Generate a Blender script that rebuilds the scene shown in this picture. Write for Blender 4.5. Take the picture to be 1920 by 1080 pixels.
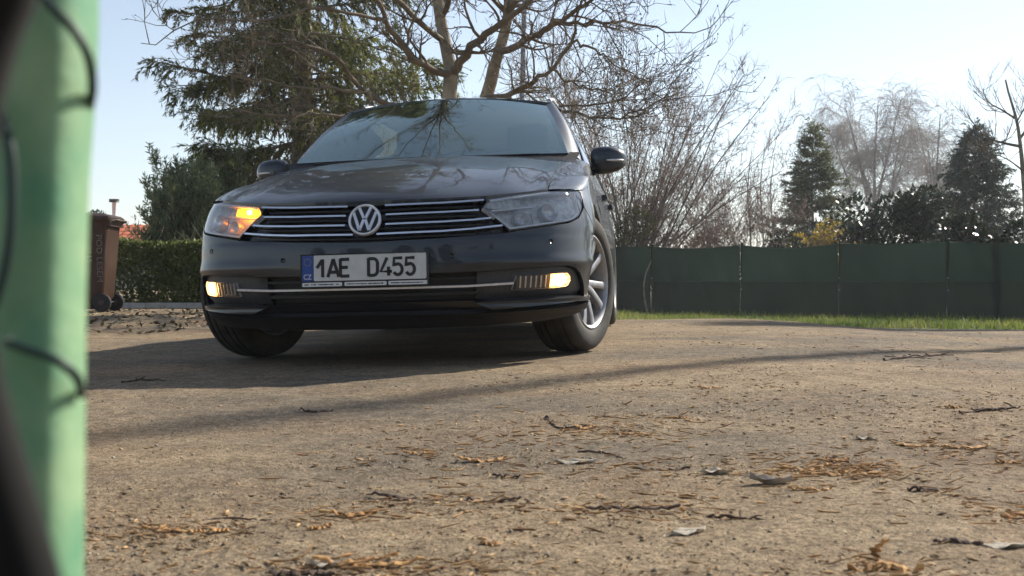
import bpy, math, random
import numpy as np
from mathutils import Matrix, Vector

for _o in list(bpy.data.objects):
    bpy.data.objects.remove(_o, do_unlink=True)
SC = bpy.context.scene
COL = SC.collection

# ------------------------------------------------------------------ camera
cam_data = bpy.data.cameras.new('camera')
cam = bpy.data.objects.new('camera', cam_data)
COL.objects.link(cam)
CAM_H = 0.40
cam.location = (0, 0, CAM_H)
cam.rotation_euler = (math.radians(90 - 0.417), 0, 0)
cam_data.sensor_width = 36.0
cam_data.lens = 36.0 * 2101.3 / 1920.0
cam_data.clip_start = 0.02
cam_data.clip_end = 4000
cam_data.dof.use_dof = True
cam_data.dof.focus_distance = 6.0
cam_data.dof.aperture_fstop = 10.0
SC.camera = cam

# ------------------------------------------------------------------ sky and sun
SUN_EL = math.radians(35)
SUN_AZ = math.radians(42)           # from +X (right) towards +Y (away)
world = bpy.data.worlds.new('World')
SC.world = world
world.use_nodes = True
_nt = world.node_tree
_bg = _nt.nodes['Background']
_sky = _nt.nodes.new('ShaderNodeTexSky')
_sky.sky_type = 'NISHITA'
_sky.sun_disc = False
_sky.sun_elevation = SUN_EL
_sky.sun_rotation = math.pi / 2 - SUN_AZ
_sky.altitude = 200
_sky.air_density = 1.0
_sky.dust_density = 0.25
_sky.ozone_density = 1.0
_hs = _nt.nodes.new('ShaderNodeHueSaturation')      # thin haze: a paler sky all round
_hs.inputs['Saturation'].default_value = 0.72
_nt.links.new(_sky.outputs[0], _hs.inputs['Color'])
_nt.links.new(_hs.outputs[0], _bg.inputs[0])
_bg.inputs[1].default_value = 0.090
sun_data = bpy.data.lights.new('sun', 'SUN')
sun_data.energy = 4.3
sun_data.angle = math.radians(1.1)
sun_data.color = (1.0, 0.92, 0.80)
sun = bpy.data.objects.new('sun', sun_data)
COL.objects.link(sun)
_sd = Vector((math.cos(SUN_EL) * math.cos(SUN_AZ), math.cos(SUN_EL) * math.sin(SUN_AZ), math.sin(SUN_EL)))
sun.rotation_euler = _sd.to_track_quat('Z', 'Y').to_euler()
sun.location = _sd * 50

SC.view_settings.view_transform = 'Standard'
SC.view_settings.look = 'None'
SC.view_settings.exposure = 0.84
SC.view_settings.gamma = 1.0
SC.view_settings.use_curve_mapping = False
SC.cycles.max_bounces = 8
SC.cycles.transparent_max_bounces = 12

# ------------------------------------------------------------------ materials
def mat(name, col, rough=0.6, metal=0.0, var=0.0, scale=20.0, bump=0.0, bscale=None, col2=None,
        island=0.0, coat=0.0, emit=None, estr=0.0, spec=0.5, trans=0.0, ior=1.45, coord='Object', detail=4.0, contrast=(0.35, 0.65)):
    m = bpy.data.materials.new(name)
    m.use_nodes = True
    nt = m.node_tree
    N = nt.nodes
    b = N['Principled BSDF']
    b.inputs['Base Color'].default_value = (*col, 1)
    b.inputs['Roughness'].default_value = rough
    b.inputs['Metallic'].default_value = metal
    b.inputs['Specular IOR Level'].default_value = spec
    b.inputs['Coat Weight'].default_value = coat
    b.inputs['Coat Roughness'].default_value = 0.03
    b.inputs['Transmission Weight'].default_value = trans
    b.inputs['IOR'].default_value = ior
    if emit:
        b.inputs['Emission Color'].default_value = (*emit, 1)
        b.inputs['Emission Strength'].default_value = estr
    tc = N.new('ShaderNodeTexCoord')
    last = None
    nz = N.new('ShaderNodeTexNoise')
    nz.inputs['Scale'].default_value = scale
    nz.inputs['Detail'].default_value = detail
    nt.links.new(tc.outputs[coord], nz.inputs['Vector'])
    if var > 0 or col2 is not None:
        ramp = N.new('ShaderNodeValToRGB')
        c2 = col2 if col2 is not None else tuple(min(1, c * (1 + var)) for c in col)
        c1 = col if col2 is not None else tuple(c * (1 - var) for c in col)
        ramp.color_ramp.elements[0].position = contrast[0]
        ramp.color_ramp.elements[1].position = contrast[1]
        ramp.color_ramp.elements[0].color = (*c1, 1)
        ramp.color_ramp.elements[1].color = (*c2, 1)
        nt.links.new(nz.outputs['Fac'], ramp.inputs['Fac'])
        last = ramp.outputs['Color']
    if island > 0:
        g = N.new('ShaderNodeNewGeometry')
        mr = N.new('ShaderNodeMapRange')
        mr.inputs['To Min'].default_value = 1 - island
        mr.inputs['To Max'].default_value = 1 + island
        nt.links.new(g.outputs['Random Per Island'], mr.inputs['Value'])
        mx = N.new('ShaderNodeVectorMath')
        mx.operation = 'SCALE'
        if last is None:
            mx.inputs[0].default_value = col
        else:
            nt.links.new(last, mx.inputs[0])
        nt.links.new(mr.outputs[0], mx.inputs['Scale'])
        last = mx.outputs[0]
    if last is not None:
        nt.links.new(last, b.inputs['Base Color'])
    if bump > 0:
        nb = N.new('ShaderNodeTexNoise')
        nb.inputs['Scale'].default_value = bscale or scale * 3
        nb.inputs['Detail'].default_value = 6
        nt.links.new(tc.outputs[coord], nb.inputs['Vector'])
        bp = N.new('ShaderNodeBump')
        bp.inputs['Strength'].default_value = 1.0
        bp.inputs['Distance'].default_value = bump
        nt.links.new(nb.outputs['Fac'], bp.inputs['Height'])
        nt.links.new(bp.outputs[0], b.inputs['Normal'])
    return m

def leaf_mat(name, col, col2, transl=0.35, rough=0.5, scale=1.2, island=0.35, spec=0.4):
    m = mat(name, col, rough, col2=col2, scale=scale, island=island, spec=spec)
    nt = m.node_tree
    b = nt.nodes['Principled BSDF']
    tr = nt.nodes.new('ShaderNodeBsdfTranslucent')
    src = b.inputs['Base Color'].links[0].from_socket
    nt.links.new(src, tr.inputs['Color'])
    mx = nt.nodes.new('ShaderNodeMixShader')
    mx.inputs[0].default_value = transl
    out = nt.nodes['Material Output']
    nt.links.new(b.outputs[0], mx.inputs[1])
    nt.links.new(tr.outputs[0], mx.inputs[2])
    nt.links.new(mx.outputs[0], out.inputs['Surface'])
    return m

def glass_mat(name, tint, rough=0.0, fres=1.5, base=0.0, refl=(1, 1, 1)):
    """thin sheet glass: tinted see-through plus mirror reflection by Fresnel"""
    m = bpy.data.materials.new(name)
    m.use_nodes = True
    nt = m.node_tree
    N = nt.nodes
    N.remove(N['Principled BSDF'])
    t = N.new('ShaderNodeBsdfTransparent')
    t.inputs[0].default_value = (*tint, 1)
    g = N.new('ShaderNodeBsdfGlossy')
    g.inputs['Roughness'].default_value = rough
    g.inputs['Color'].default_value = (*refl, 1)
    f = N.new('ShaderNodeFresnel')
    f.inputs[0].default_value = fres
    fac = f.outputs[0]
    if base > 0:
        ad = N.new('ShaderNodeMath')
        ad.operation = 'ADD'
        ad.use_clamp = True
        nt.links.new(fac, ad.inputs[0])
        ad.inputs[1].default_value = base
        fac = ad.outputs[0]
    mx = N.new('ShaderNodeMixShader')
    nt.links.new(fac, mx.inputs[0])
    nt.links.new(t.outputs[0], mx.inputs[1])
    nt.links.new(g.outputs[0], mx.inputs[2])
    nt.links.new(mx.outputs[0], N['Material Output'].inputs['Surface'])
    return m

# ------------------------------------------------------------------ mesh helpers
def link(name, me, m, parent=None):
    o = bpy.data.objects.new(name, me)
    COL.objects.link(o)
    if m is not None:
        me.materials.append(m)
    if parent is not None:
        o.parent = parent
    return o

def mesh(name, V, F, m, parent=None, smooth=True):
    """V: (n,3); F: list of faces or int array (k,3|4)"""
    V = np.asarray(V, np.float64).reshape(-1, 3)
    me = bpy.data.meshes.new(name)
    if isinstance(F, np.ndarray):
        k, s = F.shape
        me.vertices.add(len(V))
        me.vertices.foreach_set('co', V.astype(np.float32).ravel())
        me.loops.add(k * s)
        me.loops.foreach_set('vertex_index', F.astype(np.int32).ravel())
        me.polygons.add(k)
        me.polygons.foreach_set('loop_start', np.arange(0, k * s, s, dtype=np.int32))
        me.polygons.foreach_set('loop_total', np.full(k, s, dtype=np.int32))
        me.update(calc_edges=True)
        me.validate()
    else:
        me.from_pydata([tuple(v) for v in V], [], [tuple(int(i) for i in f) for f in F])
        me.update()
    if smooth:
        me.polygons.foreach_set('use_smooth', np.ones(len(me.polygons), dtype=bool))
    return link(name, me, m, parent)

def tag(o, label=None, cat=None, group=None, kind=None):
    if label: o['label'] = label
    if cat: o['category'] = cat
    if group: o['group'] = group
    if kind: o['kind'] = kind
    return o

def empty(name, loc, label, cat, group=None):
    o = bpy.data.objects.new(name, None)
    COL.objects.link(o)
    o.location = loc
    o.empty_display_size = 0.1
    return tag(o, label, cat, group)

def copy_tree(o, parent=None):
    c = o.copy()
    COL.objects.link(c)
    c.parent = parent
    for ch in list(o.children):
        copy_tree(ch, c)
    return c

class MB:
    """collects shapes for one mesh"""
    def __init__(s):
        s.V = []; s.F = []; s.n = 0
    def add(s, V, F):
        V = np.asarray(V, float).reshape(-1, 3)
        s.V.append(V)
        s.F += [tuple(int(i) + s.n for i in f) for f in F]
        s.n += len(V)
        return s
    def box(s, c, d, R=None):
        c = np.asarray(c, float); d = np.asarray(d, float) / 2
        k = np.array([[x, y, z] for x in (-1, 1) for y in (-1, 1) for z in (-1, 1)]) * d
        if R is not None:
            k = k @ np.asarray(R).T
        return s.add(k + c, [(0, 1, 3, 2), (4, 6, 7, 5), (0, 4, 5, 1), (2, 3, 7, 6), (0, 2, 6, 4), (1, 5, 7, 3)])
    def grid(s, P, closed_u=False, closed_v=False):
        P = np.asarray(P, float)
        a, b = P.shape[:2]
        F = []
        for i in range(a if closed_u else a - 1):
            for j in range(b if closed_v else b - 1):
                i2, j2 = (i + 1) % a, (j + 1) % b
                F.append((i * b + j, i2 * b + j, i2 * b + j2, i * b + j2))
        return s.add(P.reshape(-1, 3), F)
    def tube(s, P, r, k=8, cap=True):
        P = np.asarray(P, float)
        r = np.broadcast_to(np.asarray(r, float), (len(P),))
        T = np.gradient(P, axis=0)
        T /= np.linalg.norm(T, axis=1, keepdims=True) + 1e-12
        up = np.array([0, 0, 1.0]) if abs(T[0][2]) < .9 else np.array([1.0, 0, 0])
        rings = []
        A = np.cross(up, T[0]); A /= np.linalg.norm(A)
        for p, t, q in zip(P, T, r):
            A = A - t * (A @ t); A /= np.linalg.norm(A) + 1e-12
            B = np.cross(t, A)
            th = np.arange(k) * 2 * math.pi / k
            rings.append(p + q * (np.cos(th)[:, None] * A + np.sin(th)[:, None] * B))
        n0 = s.n
        s.grid(np.array(rings), closed_v=True)
        if cap:
            s.F.append(tuple(n0 + i for i in reversed(range(k))))
            s.F.append(tuple(n0 + (len(P) - 1) * k + i for i in range(k)))
        return s
    def lathe(s, prof, k=32, axis='z', c=(0, 0, 0), closed=False):
        prof = np.asarray(prof, float)
        th = np.arange(k) * 2 * math.pi / k
        R, H = prof[:, 0], prof[:, 1]
        P = np.stack([R[None] * np.cos(th)[:, None], R[None] * np.sin(th)[:, None], np.broadcast_to(H, (k, len(H)))], -1)
        if axis == 'x':
            P = P[..., [2, 0, 1]]
        elif axis == 'y':
            P = P[..., [1, 2, 0]]
        return s.grid(P + np.asarray(c), closed_u=True, closed_v=closed)
    def prism(s, poly, h0, h1, frame):
        """poly (n,2) extruded from h0 to h1 in frame(origin, ex, ey, ez)"""
        o, ex, ey, ez = [np.asarray(q, float) for q in frame]
        n = len(poly)
        P = np.array([o + p[0] * ex + p[1] * ey + h * ez for h in (h0, h1) for p in poly])
        F = [tuple(range(n, 2 * n)), tuple(reversed(range(n)))] + [(i, (i + 1) % n, n + (i + 1) % n, n + i) for i in range(n)]
        return s.add(P, F)
    def build(s, name, m, parent=None, smooth=True, sharp=None):
        o = mesh(name, np.vstack(s.V), s.F, m, parent, smooth)
        if sharp:
            o.data.set_sharp_from_angle(angle=math.radians(sharp))
        return o

def text_mesh(body, size, depth=0.0):
    cu = bpy.data.curves.new('t', 'FONT')
    cu.body = body
    cu.size = size
    cu.extrude = depth
    cu.align_x = 'CENTER'
    cu.align_y = 'CENTER'
    to = bpy.data.objects.new('t', cu)
    COL.objects.link(to)
    dg = bpy.context.evaluated_depsgraph_get()
    me = bpy.data.meshes.new_from_object(to.evaluated_get(dg))
    bpy.data.objects.remove(to)
    bpy.data.curves.remove(cu)
    return me

def frame_mat(o, ex, ey, ez):
    M = Matrix.Identity(4)
    for i in range(3):
        M[i][0], M[i][1], M[i][2], M[i][3] = ex[i], ey[i], ez[i], o[i]
    return M

def sstep(a, b, t):
    t = np.clip((t - a) / (b - a), 0, 1)
    return t * t * (3 - 2 * t)
# ------------------------------------------------------------------ car body surface: S(u, z), u = arc length round the plan outline
def catmull(P,n=24):
    P=np.asarray(P,float); Q=np.vstack([2*P[0]-P[1],P,2*P[-1]-P[-2]]); out=[]
    for i in range(1,len(Q)-2):
        t=np.linspace(0,1,n,endpoint=False)[:,None]
        a,b,c,d=Q[i-1],Q[i],Q[i+1],Q[i+2]
        out.append(.5*((2*b)+(c-a)*t+(2*a-5*b+4*c-d)*t**2+(-a+3*b-3*c+d)*t**3))
    out.append(Q[-2][None]); return np.vstack(out)
OUT=[(0,-.022),(.26,-.008),(.47,.048),(.60,.108),(.725,.186),(.812,.28),(.875,.40),(.906,.53),(.916,.68),(.918,.90),(.918,1.3),(.916,2.0),(.914,2.8),(.905,3.6),(.885,4.1),(.84,4.45),(.74,4.64),(.5,4.735),(0,4.767)]
_c=catmull(np.vstack([[(-.26,-.008)],OUT]))[24:]
_s=np.concatenate([[0],np.cumsum(np.hypot(*np.diff(_c,axis=0).T))])
KZ=np.array([[.10,.84],[.18,.862],[.25,.885],[.35,.905],[.5,.914],[.60,.914],[.68,.90],[.75,.884],[.85,.870],[.95,.84],[1.0,.80]])
SB=np.array([[.10,.14],[.17,.085],[.20,.05],[.235,.02],[.27,.008],[.31,.004],[.36,.0],[.45,.0],[.52,.006],[.56,.016],[.60,.028],[.65,.045],[.70,.068],[.735,.10],[.78,.15],[1.0,.5]])
def _lin(T,z):
    # smooth interpolation (catmull-like monotone via cosine-free hermite)
    x,y=T[:,0],T[:,1]; m=np.gradient(y,x); z=np.clip(z,x[0],x[-1])
    i=np.clip(np.searchsorted(x,z)-1,0,len(x)-2); h=x[i+1]-x[i]; t=(z-x[i])/h
    return (2*t**3-3*t**2+1)*y[i]+(t**3-2*t**2+t)*h*m[i]+(-2*t**3+3*t**2)*y[i+1]+(t**3-t**2)*h*m[i+1]
def S(u,z,off=0.0):
    u=np.asarray(u,float); z=np.asarray(z,float); u,z=np.broadcast_arrays(u,z)
    def base(u,z):
        au=np.abs(u)
        x=np.interp(au,_s,_c[:,0]); y=np.interp(au,_s,_c[:,1])
        k=_lin(KZ,z)/.916
        y2=y+_lin(SB,z)*(1-sstep(.35,.95,y))-_lin(SB,z)*sstep(4.2,4.7,y)*.6
        return np.stack([np.sign(u)*x*k,y2,z+0*x],-1)
    P=base(u,z)
    if np.any(off!=0):
        e=1e-3
        du=base(np.abs(u)+e,z)-base(np.maximum(np.abs(u)-e,0),z); dz=base(np.abs(u),z+e)-base(np.abs(u),z-e)
        n=np.cross(du,dz); n/=np.linalg.norm(n,axis=-1,keepdims=True)+1e-12
        n[...,0]*=np.where(u<0,-1,1)
        P=P+n*np.asarray(off)[...,None]
    return P
def u_of_y(y): # on side
    j=np.argmax(_c[:,1]>.3); j2=np.argmax(_c[:,1])
    return np.interp(y,_c[j:j2+1,1],_s[j:j2+1])
# ------------------------------------------------------------------ car
CAR_T = (-0.5892, 4.6062, CAM_H - 0.3655)
CAR_YAW, CAR_PITCH, CAR_ROLL = 0.1261, 0.0044, 0.0250
def _car_rot():
    c, s = math.cos(CAR_YAW), math.sin(CAR_YAW)
    Rz = np.array([[c, s, 0], [-s, c, 0], [0, 0, 1]])
    c, s = math.cos(CAR_PITCH), math.sin(CAR_PITCH)
    Rx = np.array([[1, 0, 0], [0, c, -s], [0, s, c]])
    c, s = math.cos(CAR_ROLL), math.sin(CAR_ROLL)
    Ry = np.array([[c, 0, -s], [0, 1, 0], [s, 0, c]])
    return Rz @ Rx @ Ry
CAR_R = _car_rot()

def build_car():
    M = {}
    M['paint'] = mat('car_paint', (0.016, 0.021, 0.030), 0.42, 0.45, col2=(0.022, 0.027, 0.036), scale=7, detail=10, coat=0.65, spec=0.5)
    M['gloss'] = mat('gloss_black', (0.008, 0.008, 0.010), 0.15, 0, var=0.2, scale=40)
    M['plastic'] = mat('black_plastic', (0.014, 0.014, 0.015), 0.55, 0, var=0.25, scale=60, bump=0.0006, bscale=900)
    M['grey_plastic'] = mat('grey_plastic', (0.035, 0.036, 0.038), 0.45, 0, var=0.2, scale=60, bump=0.0005, bscale=900)
    M['chrome'] = mat('chrome', (0.72, 0.72, 0.75), 0.10, 1.0, var=0.05, scale=30)
    M['satin'] = mat('satin_silver', (0.66, 0.67, 0.70), 0.35, 0.55, var=0.08, scale=60)
    M['bright'] = mat('bright_trim', (0.80, 0.81, 0.83), 0.22, 0.15, var=0.05, scale=30)  # near-white base stands in for sky reflected in chrome lamp trims
    M['alloy'] = mat('alloy', (0.36, 0.36, 0.37), 0.45, 0.7, var=0.12, scale=25)
    M['rubber'] = mat('tyre_rubber', (0.022, 0.021, 0.020), 0.8, 0, col2=(0.050, 0.045, 0.038), scale=14, bump=0.0015, bscale=120)
    M['steel'] = mat('brake_steel', (0.22, 0.20, 0.19), 0.45, 0.8, var=0.25, scale=40)
    M['lens'] = glass_mat('headlamp_lens', (0.93, 0.94, 0.95), 0.0, 1.5, 0.03)
    M['glass'] = glass_mat('windscreen_glass', (0.42, 0.50, 0.47), 0.0, 1.52, 0.31, (.74, .90, .86))
    M['sglass'] = glass_mat('side_glass', (0.45, 0.52, 0.50), 0.0, 1.5, 0.02)
    M['housing'] = mat('lamp_housing', (0.62, 0.63, 0.63), 0.4, 0.0, var=0.2, scale=50)
    M['reflector'] = mat('lamp_reflector', (0.70, 0.71, 0.73), 0.2, 0.5, var=0.1, scale=60)
    M['fogon'] = mat('lit_fog_lamp', (1, 0.9, 0.7), 0.4, emit=(1.0, 0.42, 0.10), estr=3.0, var=0.02)
    M['foghot'] = mat('fog_lamp_core', (1, 0.95, 0.85), 0.4, emit=(1.0, 0.72, 0.38), estr=10.0, var=0.02)
    M['amber'] = mat('lit_indicator', (0.8, 0.3, 0.02), 0.3, emit=(1.0, 0.30, 0.01), estr=2.6, col2=(0.9, 0.4, 0.05), scale=60)
    M['amberhot'] = mat('lit_bulb', (1, 0.7, 0.2), 0.3, emit=(1.0, 0.55, 0.08), estr=9.0, var=0.02)
    M['plate'] = mat('plate_white', (0.55, 0.55, 0.53), 0.45, 0, var=0.06, scale=25)
    M['blue'] = mat('plate_blue', (0.02, 0.06, 0.26), 0.45, 0, var=0.08, scale=40)
    M['ink'] = mat('plate_ink', (0.012, 0.010, 0.010), 0.5, 0, var=0.1, scale=40)
    M['white'] = mat('print_white', (0.62, 0.62, 0.62), 0.5, 0, var=0.05, scale=40)
    M['cloth'] = mat('seat_cloth', (0.05, 0.05, 0.052), 0.9, 0, var=0.25, scale=90)
    M['mirror'] = mat('mirror_glass', (0.8, 0.8, 0.8), 0.02, 1.0, var=0.02)
    M['dark'] = mat('underbody', (0.010, 0.010, 0.010), 0.9, 0, var=0.3, scale=10)

    root = empty('parked_car', (0, 0, 0), 'dark grey estate car with lit fog lamps and amber indicator, seen from the front', 'car')
    Mx = Matrix.Identity(4)
    for i in range(3):
        for j in range(3):
            Mx[i][j] = CAR_R[i, j]
        Mx[i][3] = CAR_T[i]
    root.matrix_world = Mx

    AY, AZ, AR = 0.862, 0.330, 0.372          # front arch
    RY = AY + 2.791
    uy = lambda y: float(u_of_y(y))
    UA = uy(AY - AR)
    zG = lambda y: np.interp(y, [.3, .48, .6, .87, 1.2, 1.5, 2, 3, 4, 4.4, 4.6, 4.8], [.735, .745, .775, .83, .88, .925, .945, .965, .985, .99, .985, .97])

    def arch_pts(cy, a0, a1, n=14):            # (u, z) along the arch, a = angle from rearwards, degrees
        a = np.radians(np.linspace(a0, a1, n))
        return [(uy(cy + AR * math.cos(t)), AZ + AR * math.sin(t)) for t in a]

    def band(hi, lo, n=40, m=8, off=0.0, flange=0.02, mirror=False, center=False, edge=None):
        hi = np.array(hi, float); lo = np.array(lo, float)
        ua, ub = max(hi[0, 0], lo[0, 0]), min(hi[-1, 0], lo[-1, 0])
        us = np.unique(np.concatenate([np.linspace(ua, ub, n), [q for q in np.r_[hi[:, 0], lo[:, 0]] if ua < q < ub]]).round(5))
        if center:
            us = np.unique(np.concatenate([-us, us]))
        zh = np.interp(np.abs(us), hi[:, 0], hi[:, 1]); zl = np.interp(np.abs(us), lo[:, 0], lo[:, 1])
        v = np.linspace(0, 1, m)
        Z = zl[:, None] + (zh - zl)[:, None] * v[None]
        Ug = np.broadcast_to(us[:, None], Z.shape)
        O = off(Ug, Z) if callable(off) else np.full(Z.shape, off)
        P = S(Ug, Z, O)
        b = MB(); b.grid(P)
        if flange:
            Q = S(Ug, Z, O - flange if edge is None else O * 0 + edge)
            for sl in ((slice(None), 0), (slice(None), -1), (0, slice(None)), (-1, slice(None))):
                b.grid(np.stack([P[sl], Q[sl]]))
        if mirror:
            for V in b.V:
                V[:, 0] *= -1
            b.F = [tuple(reversed(f)) for f in b.F]
        return b
    def both(name, mt_, parent, **k):
        r = []
        for mi in (False, True):
            r.append(band(mirror=mi, **k).build(name, M[mt_], parent, sharp=35))
        return r

    # ---- dark core behind the panels
    b = MB()
    uu = np.linspace(-1.12, 1.12, 60); zz = np.linspace(.17, .70, 10)
    b.grid(S(uu[:, None] * np.ones(10)[None], zz[None] * np.ones(60)[:, None], -0.11 + 0 * zz[None] * uu[:, None]))
    b.box((0, 2.6, .22), (1.35, 4.0, .10)); b.box((0, .75, .40), (1.0, 1.0, .44))
    b.box((0, 2.55, .35), (1.72, 1.9, .16)); b.box((0, 4.2, .4), (1.3, .7, .3))
    b.build('underbody', M['dark'], root, smooth=False)

    # ---- bumper
    c3 = [(0, .518), (.3, .527), (.6, .546), (.71, .563), (.91, .588), (.99, .612), (1.03, .640), (1.06, .662), (UA + .085, .568)]
    af = arch_pts(AY, 180, 142, 10)
    ue = af[-1][0]
    c3[-1] = (ue, af[-1][1])
    c2 = [(0, .383), (.5, .389), (.82, .405), (.90, .405), (.955, .396), (1.0, .374), (1.04, .336), (1.062, .305), (1.08, .272), (1.10, .262), (UA - .0002, .262)] + [(UA, .33)] + af[1:]
    def boff(U, Z):
        return 0.010 * np.exp(-((Z - .425) / .03) ** 2) * sstep(.25, .6, np.abs(U)) - 0.012 * sstep(.555, .515, Z) * sstep(.53, .545, Z)
    bump = band(c3, c2, n=90, m=16, off=boff, flange=.05, center=True).build('bumper', M['paint'], root, sharp=40)
    for sx in (-1, 1):
        for uu_, zz_ in ((.798, .508), (.36, .455)):
            p = S(uu_ * sx, zz_, .002 + boff(uu_, np.array(zz_))); e = S(uu_ * sx, zz_, .03) - S(uu_ * sx, zz_, 0.0); e /= np.linalg.norm(e)
            bb = MB(); bb.tube([p - e * .01, p + e * .001], .010, 16); bb.build('parking_sensor', M['gloss'], bump)
    # ---- intake recess
    band([(0, .40), (.62, .40)], [(0, .245), (.62, .245)], n=30, m=6, off=-.06, flange=0, center=True).build('lower_intake', M['plastic'], root)
    for zs in (.298, .360):
        band([(0, zs + .006), (.47, zs + .006)], [(0, zs - .006), (.47, zs - .006)], n=30, m=3, off=-.035, flange=.02, center=True).build('intake_slat', M['plastic'], root, sharp=40)
    both('lamp_surround', 'grey_plastic', root, hi=[(.43, .383), (.5, .387), (.82, .402), (.90, .402), (.953, .393), (.998, .371), (1.037, .334), (1.058, .304), (1.075, .270)],
         lo=[(.47, .250), (.9, .262), (1.075, .262)], n=40, m=8, off=lambda U, Z: -.018 - .015 * sstep(.30, .27, Z) - .02 * sstep(.52, .44, np.abs(U)), flange=.03)
    band([(0, .3325), (.43, .3335), (.625, .3405)], [(0, .3245), (.43, .3255), (.625, .3325)], n=60, m=4, off=lambda U, Z: .004 - .0 * U, flange=.018, center=True).build('chrome_strip', M['satin'], root, sharp=50)
    # ---- blades and lip
    both('lip_blade', 'paint', root, hi=[(.46, .264), (.55, .268), (.98, .272), (1.09, .270), (UA, .274)], lo=[(.46, .262), (.535, .241), (.98, .257), (1.09, .256), (UA, .248)], n=40, m=6,
         off=lambda U, Z: .016 + .008 * sstep(.26, .245, Z), flange=.04)
    band([(0, .268), (.50, .266), (1.10, .26), (UA, .26)], [(0, .222), (.6, .220), (1.0, .234), (1.10, .244), (UA, .25)], n=60, m=5, off=lambda U, Z: -.012 + 0 * U, flange=.03, center=True).build('valance', M['gloss'], root, sharp=40)
    band([(0, .227), (.6, .223), (1.0, .237), (1.10, .248), (UA, .252)], [(0, .158), (.5, .160), (.8, .172), (1.0, .190), (UA, .205)], n=70, m=8, off=lambda U, Z: .012 * sstep(.20, .225, Z), flange=.06, center=True).build('front_lip', M['plastic'], root, sharp=40)

    # ---- grille
    gt = [(0, .684), (.33, .687), (.50, .696), (.512, .697)]
    grille = band([(0, .684), (.33, .687), (.47, .694), (.489, .66), (.60, .556)], [(0, .520), (.3, .529), (.60, .548)], n=60, m=8, off=-.03, flange=-.028, center=True).build('grille', M['gloss'], root, sharp=40)
    bars = [[(.08, .671), (.32, .675), (.40, .679), (.497, .685)], [(.085, .632), (.32, .636), (.474, .6425)],
            [(.085, .592), (.32, .596), (.45, .602), (.524, .609)], [(.05, .552), (.32, .557), (.45, .565), (.572, .577)]]
    for br in bars:
        br = np.array(br)
        for mi in (False, True):
            band([(u, z + .0036) for u, z in br], [(u, z - .0036) for u, z in br], n=24, m=4, off=lambda U, Z: .002, flange=.02, mirror=mi).build('chrome_bar', M['chrome'], grille, sharp=50)
        z0 = br[0, 1]
    for k in range(5):                         # dark slats between the bars
        zz0 = .655 - .0395 * k + .0
        if zz0 > .52:
            band([(0, zz0 + .003), (.46, zz0 + .012)], [(0, zz0 - .003), (.46, zz0 + .006)], n=24, m=3, off=-.014, flange=.012, center=True).build('slat', M['plastic'], grille, sharp=50)
    # ---- emblem
    o0 = S(0., .609, .006); ez = S(0., .609, .1) - S(0., .609, 0.); ez /= np.linalg.norm(ez); ex = np.array([1., 0, 0]); ey = np.cross(ez, ex)
    fr = (o0, ex, ey, ez)
    emb = MB()
    th = np.linspace(0, 2 * math.pi, 49)[:-1]
    emb.prism([(.066 * math.cos(t), .066 * math.sin(t)) for t in th], -.03, .002, fr)
    emblem = emb.build('emblem', M['gloss'], root, sharp=40)
    ring = MB()
    prof = [(.0575, .002), (.0580, .009), (.0610, .0115), (.0655, .0105), (.0685, .006), (.0690, -.004)]
    ring.grid([[o0 + (r * math.cos(t)) * ex + (r * math.sin(t)) * ey + h * ez for r, h in prof] for t in th], closed_u=True)
    ring.build('emblem_ring', M['satin'], emblem)
    def stroke(mb, a, c, w):
        a = np.array(a, float); c = np.array(c, float); d = (c - a); d /= np.linalg.norm(d); nrm = np.array([-d[1], d[0]])
        mb.prism([a - nrm * w / 2, c - nrm * w / 2, c + nrm * w / 2, a + nrm * w / 2], .001, .0085, fr)
    w = .0118
    def hw(x0, y0, dx, dy):                    # clip direction to the ring
        return (x0 + dx, y0 + dy)
    vl = MB()
    stroke(vl, (-.0245, .0525), (-.0035, .0060), w); stroke(vl, (.0245, .0525), (.0035, .0060), w)
    vl.prism([(-.0098, .0060), (.0098, .0060), (.0060, .0135), (-.0060, .0135)], .001, .0084, fr)
    vl.build('emblem_letter', M['satin'], emblem, sharp=30)
    wl = MB()
    stroke(wl, (-.0480, .0330), (-.0195, -.0460), w); stroke(wl, (.0480, .0330), (.0195, -.0460), w)
    stroke(wl, (-.0195, -.0460), (-.0040, -.0010), w * .95); stroke(wl, (.0195, -.0460), (.0040, -.0010), w * .95)
    wl.prism([(-.0098, .0010), (-.0075, -.0065), (.0075, -.0065), (.0098, .0010)], .001, .0084, fr)
    wl.build('emblem_letter', M['satin'], emblem, sharp=30)

    # ---- number plate
    po = np.array([0., -.034, .4165]); pey = np.array([0., .06, 1.]); pey /= np.linalg.norm(pey); pez = np.cross(ex, pey)
    pf = (po, ex, pey, pez)
    def rrect(w, h, r, cx=0, cy=0, n=5):
        out = []
        for sx, sy, a0 in ((1, -1, -90), (1, 1, 0), (-1, 1, 90), (-1, -1, 180)):
            for k in range(n + 1):
                a = math.radians(a0 + 90 * k / n)
                out.append((cx + sx * (w / 2 - r) + r * math.cos(a), cy + sy * (h / 2 - r) + r * math.sin(a)))
        return out
    mb = MB(); mb.prism(rrect(.535, .138, .010, 0, -.010), -.025, .0, pf); plate = mb.build('number_plate', M['plastic'], root, sharp=30)
    mb = MB()
    for q in (rrect(.006, .138, .0028, .2655, -.010), rrect(.534, .005, .0022, 0, .0565)):
        mb.prism(q, 0., .004, pf)
    mb.build('plate_holder', M['gloss'], plate, sharp=30)
    mb = MB(); mb.prism(rrect(.470, .106, .006, .0245, .0015), 0, .0025, pf); mb.build('plate_face', M['plate'], plate, sharp=30)
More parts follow.
